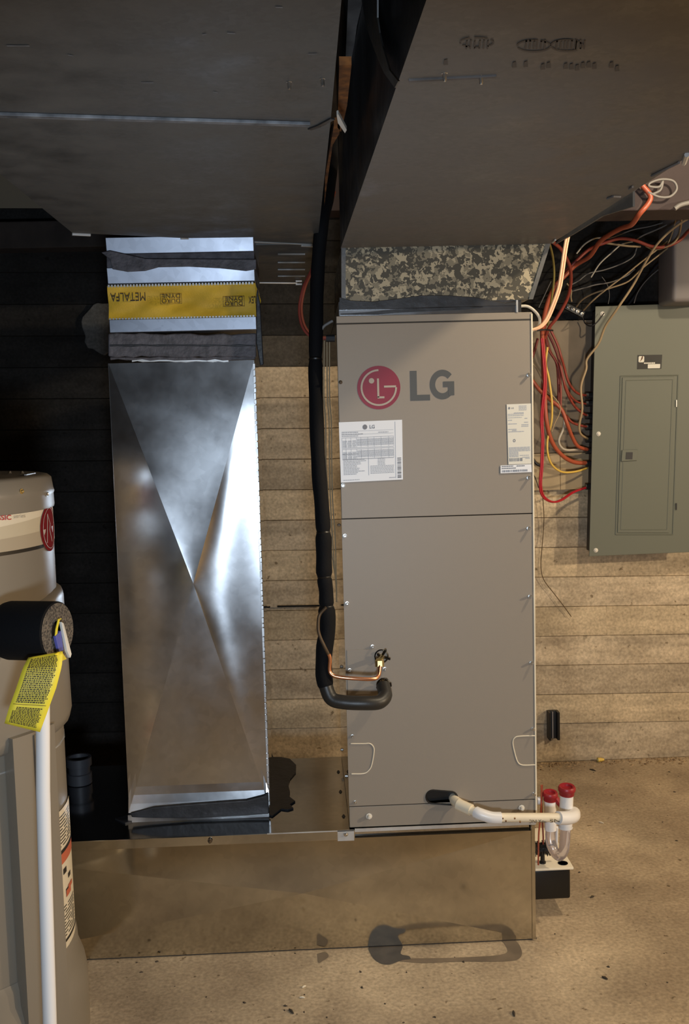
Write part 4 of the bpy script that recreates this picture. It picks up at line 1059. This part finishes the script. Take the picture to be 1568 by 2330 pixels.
MB().prism(dq, (0,-.0032,0)).build('door', M['panel'], ep, bevel=.0014)
dor = ep.children[-1]
mbf = MB()
iq = [pp(1424,866), pp(1530,864), pp(1517,1205), pp(1412,1205)]
for i in range(4): mbf.tube([iq[i]+Vector((0,-.0032,0)), iq[(i+1) % 4]+Vector((0,-.0032,0))], .0014, 6)
mbf.build('door_emboss', M['panel'], dor, smooth=True)
hq = [pp(1415,1024,.004), pp(1451,1023,.004), pp(1449,1048,.004), pp(1413,1050,.004)]
hd = MB().prism(hq, (0,-.005,0)).build('latch', M['panel'], dor, bevel=.002)
MB().prism([pp(1425,1029,.0095), pp(1440,1029,.0095), pp(1439,1045,.0095), pp(1424,1045,.0095)], (0,-.001,0)).build('latch_recess', M['panel_side'], dor)
for x, y in ((1371,714),(1362,987),(1356,1252)): part(screw(pp(x,y), (0,-1,0), ep, r=.0055, h=.005, m=M['whitebolt'], name='cover_screw'), 'bright cover screw')
for y0, y1 in ((910,926),(1145,1160)): MB().box(pp(1538,y0,.002), pp(1540,y1,.002)+Vector((0,-.003,0))).build('hinge', M['lip'] if y0 < 1000 else M['panel_side'], dor)
Q = [pp(1451,808,.0006), pp(1507,807,.0006), pp(1505,839,.0006), pp(1450,840,.0006)]
pl = part(quadplate(Q, 'maker_label', M['black'], ep), 'small black maker label with white square symbol')
f2 = frame(Q, .0012); mb = MB()
def rq_(u0,u1,v0,v1,c=.03):
    mb.add([f2(u0+c,v1),f2(u1-c,v1),f2(u1,v1-c*2),f2(u1,v0+c*2),f2(u1-c,v0),f2(u0+c,v0),f2(u0,v0+c*2),f2(u0,v1-c*2)][::-1], [tuple(range(8))])
rq_(.04,.27,.48,.92); rq_(.43,.94,.04,.34,.015)
dashes(mb, f2, [(.46,.09,.27,.73,.03,.08)])
mb.build('label_symbol', M['paper2'], pl)
f3 = frame(Q, .0016); MB().add([f3(.08,.50),f3(.14,.68),f3(.17,.90),f3(.22,.93),f3(.20,.72),f3(.14,.60)],[tuple(range(6))]).build('label_bolt', M['rust'], pl)
for y in (900,918,947,972,1000,1026,1055,1107):
    p = PYp(1340,y,1.20); MB().tube([p-Vector((.012,0,0)), p+Vector((.02,0,0))], .011, 8).build('cable_clamp', M['steel'], ep, smooth=True)
# plywood backing board
bb = thing('backing_board', (1.0, 1.25, 1.02), 'stained plywood backing board on the wall behind the cables and the breaker panel', 'board')
YW = 1.2535
x0b, x1b = PYp(1150,900,YW).x, 1.42
za_, zm_, zb_ = PYp(1300,730,YW).z, PYp(1300,1030,YW).z, PYp(1300,1113,YW).z
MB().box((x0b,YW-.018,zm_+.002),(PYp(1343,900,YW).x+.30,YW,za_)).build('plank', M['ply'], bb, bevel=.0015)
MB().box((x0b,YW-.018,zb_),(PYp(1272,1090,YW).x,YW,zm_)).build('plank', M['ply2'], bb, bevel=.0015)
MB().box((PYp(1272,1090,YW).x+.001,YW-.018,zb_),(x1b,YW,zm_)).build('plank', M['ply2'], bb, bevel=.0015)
# pull box at the right edge
gb = MB(); a, b = PYp(1532,480,1.0), PYp(1640,685,1.0)
gb.box((a.x,1.0,b.z),(b.x,1.15,a.z)); tag(gb.build('meter_box', M['grey_box'], bevel=.014, bseg=3, smooth=True), 'grey rounded box at the right edge above the breaker panel', 'electrical box')
# terminal strip
tb = thing('terminal_strip', PYp(1305,712,1.22), 'small dark terminal strip with bright screws left of the breaker panel top', 'terminal strip')
a, b = PYp(1286,702,1.2), PYp(1326,722,1.2); t = (b-a).normalized(); nn = Vector((-t.z,0,t.x))
MB().prism([a, b, b+nn*.02, a+nn*.02], (0,.02,0)).build('strip_body', M['steel'], tb)
for k in range(4): screw(a+(b-a)*(.12+.26*k)+nn*.010+Vector((0,-.001,0)), (0,-1,0), tb, r=.004, h=.008, m=M['zinc'])

# ------------------------------------------------------------------ cables
def cable(pts, r, m, label, name='cable', cat='cable', group=None, Y=None, n=5, twin=0):
    """pts: (x, y, Y) photograph pixels on the depth Y"""
    pp_ = [PYp(p[0], p[1], p[2] if len(p) > 2 else Y) for p in pts]; pp_ = smoothpath(pp_, n)
    mb = MB().tube(pp_, r, 8)
    if twin: mb.tube([p+Vector((twin,.001,0)) for p in pp_], r, 8)
    return tag(mb.build(name, M[m], smooth=True, ang=60), label, cat, group)
G_ = 'cables beside the breaker panel'
cable([(1462,422,.425),(1480,445,.425),(1475,463,.425),(1455,487,.43),(1437,511,.50),(1415,519,.58),(1390,532,.68),(1365,550,.8),(1342,583,.92),(1310,603,1.0),(1285,628,1.0),(1262,652,1.0),(1246,690,1.02),(1237,730,1.04),(1234,765,1.06),(1240,850,1.08),(1240,910,1.08),(1244,960,1.08),(1256,1005,1.10),(1278,1035,1.13),(1305,1051,1.17),(1337,1054,1.2)], .0075, 'orange_cable', 'thickest orange cable sweeping from the ceiling corner into the lowest orange panel entry', group=G_)
cable([(1600,495,.98),(1568,525,.98),(1545,548,.98),(1510,562,.98),(1480,560,.98),(1445,547,.98),(1410,543,.98),(1375,553,.98),(1340,568,1.0),(1305,600,1.0),(1280,625,1.03),(1262,655,1.05),(1246,710,1.07),(1236,765,1.09)], .0055, 'red_cable', 'red cable dipping in a shallow curve from the right edge of the photo', group=G_)
cable([(1258,551,.75),(1276,566,.8),(1290,590,.85),(1298,612,.9),(1299,645,.95),(1290,682,1.0),(1268,722,1.03),(1250,745,1.05),(1240,770,1.07)], .0055, 'red_cable', 'red cable coming from the corner of the right duct down to the bundle', group=G_)
cable([(1250,745,1.1),(1268,783,1.1),(1277,812,1.1),(1285,840,1.12),(1293,868,1.13),(1307,889,1.15),(1322,898,1.18),(1340,900,1.2)], .0045, 'red_cable', 'red cable bending into the topmost panel knockout', group=G_)
cable([(1247,758,1.12),(1262,790,1.12),(1272,820,1.12),(1283,868,1.12),(1290,892,1.13),(1306,922,1.15),(1325,940,1.18),(1340,947,1.2)], .0045, 'red_cable', 'red cable ending at the third panel knockout', group=G_)
cable([(1284,872,1.13),(1298,900,1.14),(1315,915,1.17),(1340,920,1.2)], .0035, 'red_cable', 'short dark red cable entering the second panel knockout', group=G_)
cable([(1242,758,1.13),(1247,792,1.13),(1262,817,1.13),(1272,840,1.13),(1276,880,1.13),(1276,925,1.13)], .0042, 'red_cable', 'red cable dropping straight from the tie, right one of the close pair', group=G_)
cable([(1240,758,1.15),(1252,800,1.15),(1267,828,1.15),(1271,880,1.15),(1271,912,1.15)], .0048, 'red_cable', 'red cable dropping straight from the tie, left one of the close pair', group=G_)
cable([(1195,850,1.08),(1213,868,1.08),(1230,890,1.08),(1255,912,1.1),(1278,932,1.1),(1291,965,1.1),(1303,996,1.13),(1316,1016,1.16),(1340,1024,1.2)], .0065, 'orange_cable', 'orange cable crossing from behind the cabinet edge diagonally to the panel', group=G_)
cable([(1288,945,1.15),(1300,960,1.16),(1320,968,1.18),(1342,972,1.2)], .0045, 'red_cable', 'short red cable entering the panel just under the third knockout', group=G_)
cable([(1232,770,1.05),(1238,850,1.05),(1237,890,1.05),(1231,950,1.06),(1233,1000,1.06),(1231,1060,1.06),(1228,1105,1.06),(1235,1130,1.07),(1254,1142,1.09),(1275,1138,1.12),(1303,1120,1.17),(1340,1107,1.2)], .0033, 'crimson', 'crimson double cable hanging lowest in a loop before the panel', group=G_, twin=.006)
cable([(1224,770,1.10),(1216,800,1.10),(1205,830,1.10)], .0045, 'red_cable', 'short red cable going behind the cabinet edge just under the tie', group=G_)
cable([(1236,745,1.12),(1236,800,1.14),(1238,860,1.14),(1236,920,1.14),(1238,960,1.14)], .009, 'red_cable', 'thick dark red cable inside the bundle below the tie', group=G_)
cable([(1246,790,1.08),(1242,828,1.08),(1249,860,1.08),(1256,915,1.08),(1255,962,1.09),(1246,1000,1.09),(1247,1035,1.09),(1258,1060,1.11),(1280,1074,1.14),(1310,1073,1.17),(1337,1065,1.2)], .0038, 'yellow_cable', 'yellow cable curving into the panel below the orange ones', group=G_)
cable([(1284,950,1.12),(1282,975,1.12),(1272,1000,1.12),(1276,1016,1.13),(1290,1024,1.15),(1322,1022,1.19)], .0042, 'white_cable', 'short white cable with a U bend between two orange cables', group=G_)
cable([(1205,820,1.1),(1218,835,1.1),(1232,862,1.1),(1240,882,1.1),(1262,905,1.08),(1275,925,1.08),(1273,942,1.08),(1263,962,1.08),(1256,982,1.08)], .0018, 'tan_cable', 'thin beige wire crossing in front of the red bundle', name='wire', cat='wire', group=G_)
cable([(1600,480,.85),(1545,510,.86),(1500,550,.88),(1470,595,.92),(1440,650,.96),(1405,702,1.0),(1378,742,1.05),(1362,782,1.08),(1336,817,1.1),(1334,840,1.1),(1322,880,1.1),(1325,930,1.1),(1318,968,1.12),(1322,988,1.14),(1340,1000,1.2)], .0040, 'tan_cable', 'long tan cable running from the top right corner down across the breaker panel corner', group=G_)
cable([(1291,528,.03),(1283,570,.03),(1276,620,.03),(1270,655,.03),(1258,690,.03),(1243,725,.03),(1228,743,.03),(1212,750,.03)], .0030, 'peach', 'peach coloured twin cable clamped to the top right corner of the cabinet', group=None, twin=.0058)
cable([(1176,697,.05),(1200,697,.05),(1218,709,.05),(1228,725,.05),(1226,742,.05),(1212,752,.05)], .0035, 'white_cable', 'white cable looping over the cabinet top right corner')
cable([(1250,552,.7),(1258,585,.8),(1261,630,.85),(1254,690,.9),(1246,740,1.0)], .0035, 'olive', 'olive cable hanging from the right duct corner', group=G_)
cable([(1520,548,1.05),(1490,572,1.05),(1452,602,1.05),(1420,628,1.05),(1375,662,1.05),(1345,688,1.08),(1328,706,1.15)], .0028, 'tan_cable', 'upper of two tan wires reaching the terminal strip', name='wire', cat='wire', group=G_)
cable([(1545,545,1.05),(1500,580,1.05),(1462,610,1.05),(1430,640,1.05),(1390,655,1.05),(1350,668,1.08),(1325,682,1.12),(1312,698,1.18)], .0028, 'tan_cable', 'lower of two tan wires reaching the terminal strip', name='wire', cat='wire', group=G_)
cable([(1440,550,1.1),(1415,556,1.1),(1392,575,1.1),(1365,600,1.1),(1345,631,1.1)], .0026, 'white_cable', 'short off-white wire pointing down left among the dark wires', name='wire', cat='wire', group=G_)
cable([(1370,552,1.02),(1400,556,1.01),(1430,560,1.0),(1458,561,1.0)], .0035, 'tan_cable', 'pale tan cable lying along the red curve', group=G_)
cable([(1312,577,1.1),(1330,556,1.1),(1352,543,1.1),(1368,541,1.1)], .0028, 'white_cable', 'pale arched wire beside the red cables under the right duct', name='wire', cat='wire', group=G_)
cable([(1450,562,1.12),(1440,585,1.12),(1410,602,1.12),(1372,615,1.12),(1340,622,1.12),(1318,638,1.12),(1300,648,1.12)], .0022, 'grey_cable', 'upper grey wire meandering to the left above the panel', name='wire', cat='wire', group=G_)
cable([(1445,612,1.14),(1425,628,1.14),(1390,642,1.14),(1355,648,1.14),(1330,655,1.14),(1296,664,1.14)], .0024, 'grey_cable', 'lower grey wire meandering to the left above the panel', name='wire', cat='wire', group=G_)
cable([(1530,500,1.1),(1480,515,1.1),(1440,523,1.1),(1400,538,1.1),(1372,545,1.1)], .0020, 'grey_cable', 'uppermost thin grey wire under the beam', name='wire', cat='wire', group=G_)
cable([(1540,500,1.06),(1500,520,1.06),(1465,535,1.06),(1446,546,1.06)], .0026, 'grey_cable', 'thicker grey wire sloping down just under the uppermost grey one', name='wire', cat='wire', group=G_)
cable([(1515,602,1.15),(1488,622,1.15),(1465,645,1.15),(1450,668,1.15),(1443,690,1.15)], .0018, 'grey_cable', 'single grey green wire curving to the top edge of the breaker panel', name='wire', cat='wire', group=G_)
cable([(1552,484,.75),(1549,520,.95),(1540,545,.95),(1520,560,.97),(1490,568,1.0),(1470,560,1.02)], .0030, 'tan_cable', 'tan cable making a bend at the right edge beside the grey box', group=G_)
cable([(1540,490,1.0),(1530,530,1.0),(1520,555,1.0)], .0024, 'tan_cable', 'short tan wire hanging from the beam at the right', name='wire', cat='wire', group=G_)
cable([(1535,475,.425),(1552,465,.425),(1600,455,.425)], .0065, 'grey_cable', 'thick grey cable leaving the photo at right under the beam', group=G_)
cable([(1530,570,1.2),(1490,610,1.2),(1455,660,1.2),(1425,700,1.2)], .005, 'black_cable', 'black cable sloping behind the tan ones above the panel', group=G_)
cable([(1290,645,1.12),(1300,660,1.12),(1299,675,1.12),(1301,686,1.13)], .0028, 'tan_cable', 'short tan wire end above the terminal strip', name='wire', cat='wire', group=G_)
cable([(1254,640,1.15),(1240,670,1.15),(1226,700,1.15)], .0016, 'grey_cable', 'thin grey wire on the left side of the red bundle', name='wire', cat='wire', group=G_)
cable([(1326,722,1.19),(1332,736,1.19),(1345,742,1.14),(1360,732,1.13),(1375,712,1.13)], .0022, 'black_cable', 'dark wire hanging in a small arc across the corner of the breaker panel', name='wire', cat='wire', group=G_)
cable([(1370,630,1.18),(1382,648,1.18),(1387,670,1.18),(1384,692,1.18)], .0012, 'grey_cable', 'hair thin grey wire just above the breaker panel corner', name='wire', cat='wire', group=G_)
# coil of beige cable below the duct edge
cl = [(1475,437,.42),(1500,448,.42),(1525,447,.42),(1540,430,.42),(1532,412,.42),(1505,408,.42),(1480,416,.42),(1478,424,.42),(1500,425,.42),(1508,412,.42),(1503,432,.42),(1485,442,.42)]
cable(cl, .0034, 'grey_cable', 'beige cable coiled in a loop under the right duct edge', name='cable_coil', cat='cable')
# black tie around the bundle
tag(MB().tube([PYp(1222,752,1.0), PYp(1240,750,1.0), PYp(1258,752,1.04)], .0028, 8).build('cable_tie', M['black_cable'], smooth=True), 'black tie holding the red cable bundle together', 'cable tie')
cable([(1235,1130,1.24),(1238,1180,1.245),(1234,1240,1.245),(1231,1285,1.245),(1237,1318,1.245),(1262,1352,1.245),(1282,1378,1.245),(1300,1403,1.245)], .0014, 'oldcopper', 'thin brown wire dangling on the concrete wall below the cables', name='wire', cat='wire')
cable([(1205,1030,1.2),(1213,1045,1.2),(1222,1056,1.2),(1232,1060,1.2)], .005, 'black_cable', 'short black cable peeking out behind the cabinet edge', group=None)
cable([(1205,1065,1.22),(1217,1085,1.22),(1226,1110,1.22)], .0016, 'black_cable', 'thin dark wire under the short black cable at the cabinet edge', name='wire', cat='wire')
# left of the cabinet
rc = thing('red_cable', PYp(700,700,.1), 'red twin cable looping from the duct gap to the cabinet left side', 'cable')
rp = [(757,440,.25),(742,490,.2),(733,540,.16),(726,572,.12),(706,620,.1),(690,655,.08),(681,700,.08),(686,738,.08),(702,762,.08),(725,770,.08),(745,770,.08)]
MB().tube(smoothpath([PYp(*p) for p in rp],6), .0033, 8).build('cable_strand', M['red_cable'], rc, smooth=True)
MB().tube([p+Vector((.006,-.002,.003)) for p in smoothpath([PYp(*p) for p in rp],6)], .0028, 8).build('cable_strand', M['orange_cable'], rc, smooth=True)
part(MB().tube([PYp(742,770,.08), PYp(752,770,.08), Vector((-.002, .08, PYp(760,770,.08).z))], .0085, 10).build('clamp_connector', M['steel'], rc, smooth=True), 'grey clamp connector at the cabinet side')
cable([(722,770,.06),(735,745,.06),(748,735,.06),(757,730,.06)], .0035, 'grey_cable', 'grey cable branching up beside the red cable clamp')
for i, (a, b, c, lbl) in enumerate(((738,741,747,'left'),(744,749,752,'middle'),(750,754,757,'right'))):
    cable([(a,775,.10),(b-4,900,.12),(b,960,.12),(b+1,1060,.12),(c,1140,.12),(c+4+i,1230,.12),(766,1330+20*i,.14)], .0016, 'tan_cable', 'thin tan wire hanging along the cabinet side, %s one of three' % lbl, name='wire', cat='wire', group='wires along the cabinet left side')

# ------------------------------------------------------------------ small things on the walls and floor
rod = thing('tie_rod', PYp(665,1379,1.25), 'black form tie rod lying flat on the wall between riser and cabinet', 'rod')
MB().tube([PYp(631,1380,1.245), PYp(735,1378,1.245)], .0035, 8).build('rod_length', M['black'], rod, smooth=True)
MB().tube([PYp(598,1379,1.245), PYp(610,1382,1.245), PYp(615,1381,1.245)], .003, 8).build('rod_end', M['black'], rod, smooth=True)
bk = thing('wall_bracket', PYp(1257,1648,1.25), 'black steel channel bracket on the wall low right of the cabinet', 'bracket')
q = PYp(1246,1618,1.245); r_ = PYp(1271,1680,1.245)
MB().box((q.x,1.222,r_.z),(q.x+.007,1.26,q.z)).build('flange', M['black'], bk, bevel=.001)
MB().box((r_.x-.009,1.222,r_.z),(r_.x,1.26,q.z)).build('flange', M['black'], bk, bevel=.001)
MB().box((q.x+.007,1.246,r_.z),(r_.x-.009,1.262,q.z)).build('web', M['steel'], bk)
MB().box((q.x+.015,1.236,r_.z+.004),(q.x+.019,1.248,q.z-.002)).build('web_rib', M['grey_box'], bk)
# cement patch at the left
pc = PYp(240,742,1.24); mb = MB(); n = 30
pts = [(pc.x+(.083+.004*math.sin(5*t)+(.012 if 3.6 < t < 5.2 else 0))*math.cos(t), 1.243, pc.z+(.083+.005*math.sin(7*t)+(.018*random.random() if 3.9 < t < 5.4 else 0))*math.sin(t)) for t in [2*math.pi*i/n for i in range(n)]]
mb.prism(pts, (0,.012,0)); tag(mb.build('cement_patch', M['patch'], bevel=.003), 'round grey cement patch on the dark wall left of the riser', 'patch')
# fitting lying on the far left of the plenum
c = P(182,1782,2,ZB); fit = thing('pipe_fitting', c, 'dark grey pipe fitting on the dark plenum top behind the water heater', 'pipe fitting')
MB().lathe([(.030,0),(.034,.002),(.034,.03),(.030,.032),(.030,.05),(.035,.052),(.035,.075),(.028,.075),(.027,.06)], c, (0,0,1), 20).build('fitting_body', M['drum'], fit, smooth=True)
# yellow wire nut and crumbs
wn = P(1368,1731,2,.006); wnt = thing('wire_nut', wn, 'small yellow wire nut on the floor by the foot of the wall', 'wire nut')
MB().lathe([(.0001,-.011),(.008,-.010),(.0075,.0),(.004,.011),(.0001,.012)], wn+Vector((0,0,.004)), (1,-.2,.1), 10).build('nut_body', M['yellow_cable'], wnt, smooth=True)
MB().lathe([(.0001,-.016),(.0085,-.015),(.0085,-.010),(.0001,-.010)], wn+Vector((0,0,.004)), (1,-.2,.1), 10).build('nut_skirt', M['olive'], wnt, smooth=True)
mb = MB(); random.seed(3)
def crumb(mb, x, y, z, s):
    b = len(mb.v); a = random.uniform(0,6.28)
    vs = [(-1,-.6,0),(1,-.5,0),(.8,.7,0),(-.7,.6,0),(-.5,-.3,.7),(.6,-.2,.8),(.2,.4,.6)]
    for p in vs: mb.v.append(Vector((x+s*(p[0]*math.cos(a)-p[1]*math.sin(a))*random.uniform(.7,1.2), y+s*(p[0]*math.sin(a)+p[1]*math.cos(a))*random.uniform(.7,1.2), z+s*p[2]*.7)))
    mb.f += [tuple(b+i for i in f) for f in ((0,1,5,4),(1,2,6,5),(2,3,6),(3,0,4,6),(4,5,6))]
for i in range(1100):
    x = random.uniform(.3,2.2) if i % 4 else random.uniform(-.45,.1); crumb(mb, x, 1.262-abs(random.gauss(0,.030)), 0, random.uniform(.002,.008))
o = mb.build('wall_foot_rubble', M['rubble']); tag(o, 'crumbled mortar rubble lying along the foot of the wall', 'rubble', kind='stuff')
mb = MB()
for i in range(300):
    x = random.uniform(-.6,1.6); y = random.uniform(-.5,1.15)
    if BX0 < x < BX1+.02 and y > -.01: continue
    crumb(mb, x, y, 0, random.choice((.0015,.002,.003,.0045)))
o = mb.build('floor_debris', M['debris']); tag(o, 'dark crumbs and chips scattered over the concrete floor', 'debris', kind='stuff')
for k, (x, y, x2, y2, lbl) in enumerate(((1342,1750,1356,1754,'dark chip on the floor under the yellow wire nut'),(1344,2042,1352,2039,'dark chip on the floor right of the pump'),(1370,2222,1383,2228,'brown chip on the floor at the lower right'),(1168,2300,1171,2312,'thin green splinter on the floor near the bottom'),(658,2296,668,2306,'dark crumb on the floor near the bottom'))):
    a, b = P(x,y,2,.002), P(x2,y2,2,.002); tag(MB().tube([a,(a+b)/2+Vector((0,0,.001)),b], .003, 6, radii=[.0015,.0032,.0012]).build('floor_chip', M['debris'], smooth=True), lbl, 'chip')
for k, (x, y, x2, y2, lbl) in enumerate(((688,2247,696,2243,'small pale chip on the floor, upper of two near the bottom centre'),(682,2269,694,2270,'small pale chip on the floor, lower of two near the bottom centre'),(1363,1870,1374,1873,'small pale chip on the floor right of the drain elbow'))):
    a, b = P(x,y,2,.002), P(x2,y2,2,.002); tag(MB().tube([a,(a+b)/2+Vector((0,0,.001)),b], .003, 6, radii=[.0015,.0026,.0012]).build('floor_chip', M['pvc'], smooth=True), lbl, 'chip')
# damp marks beside the plenum (flat stains on the slab)
def stain(pts, name, m, lbl, z=.0012):
    mb = MB(); q = smoothpath([P(x,y,2,z) for x,y in pts]+[P(*pts[0],2,z)], 4)[:-1]
    mb.add(q, [tuple(range(len(q)))]); return tag(mb.build(name, M[m]), lbl, 'stain')
stain([(838,2158),(850,2180),(868,2192),(888,2194),(905,2188),(918,2184),(934,2182),(930,2175),(912,2170),(915,2150),(880,2146),(850,2148)], 'oil_stain', 'damp', 'round black oily stain on the floor at the front edge of the plenum')
stain([(905,2186),(960,2191),(1040,2188),(1110,2188),(1150,2187),(1178,2183),(1188,2170),(1182,2150),(1168,2138),(1140,2136),(1150,2150),(1155,2165),(1140,2172),(1100,2176),(1000,2180),(930,2181)], 'damp_stain', 'dampsoft', 'faint curved damp streak on the floor right of the oily stain', .0008)
stain([(722,2170),(740,2166),(748,2176),(735,2186),(725,2190)], 'damp_stain', 'dampsoft', 'small damp spot on the floor left of the oily stain', .0008)
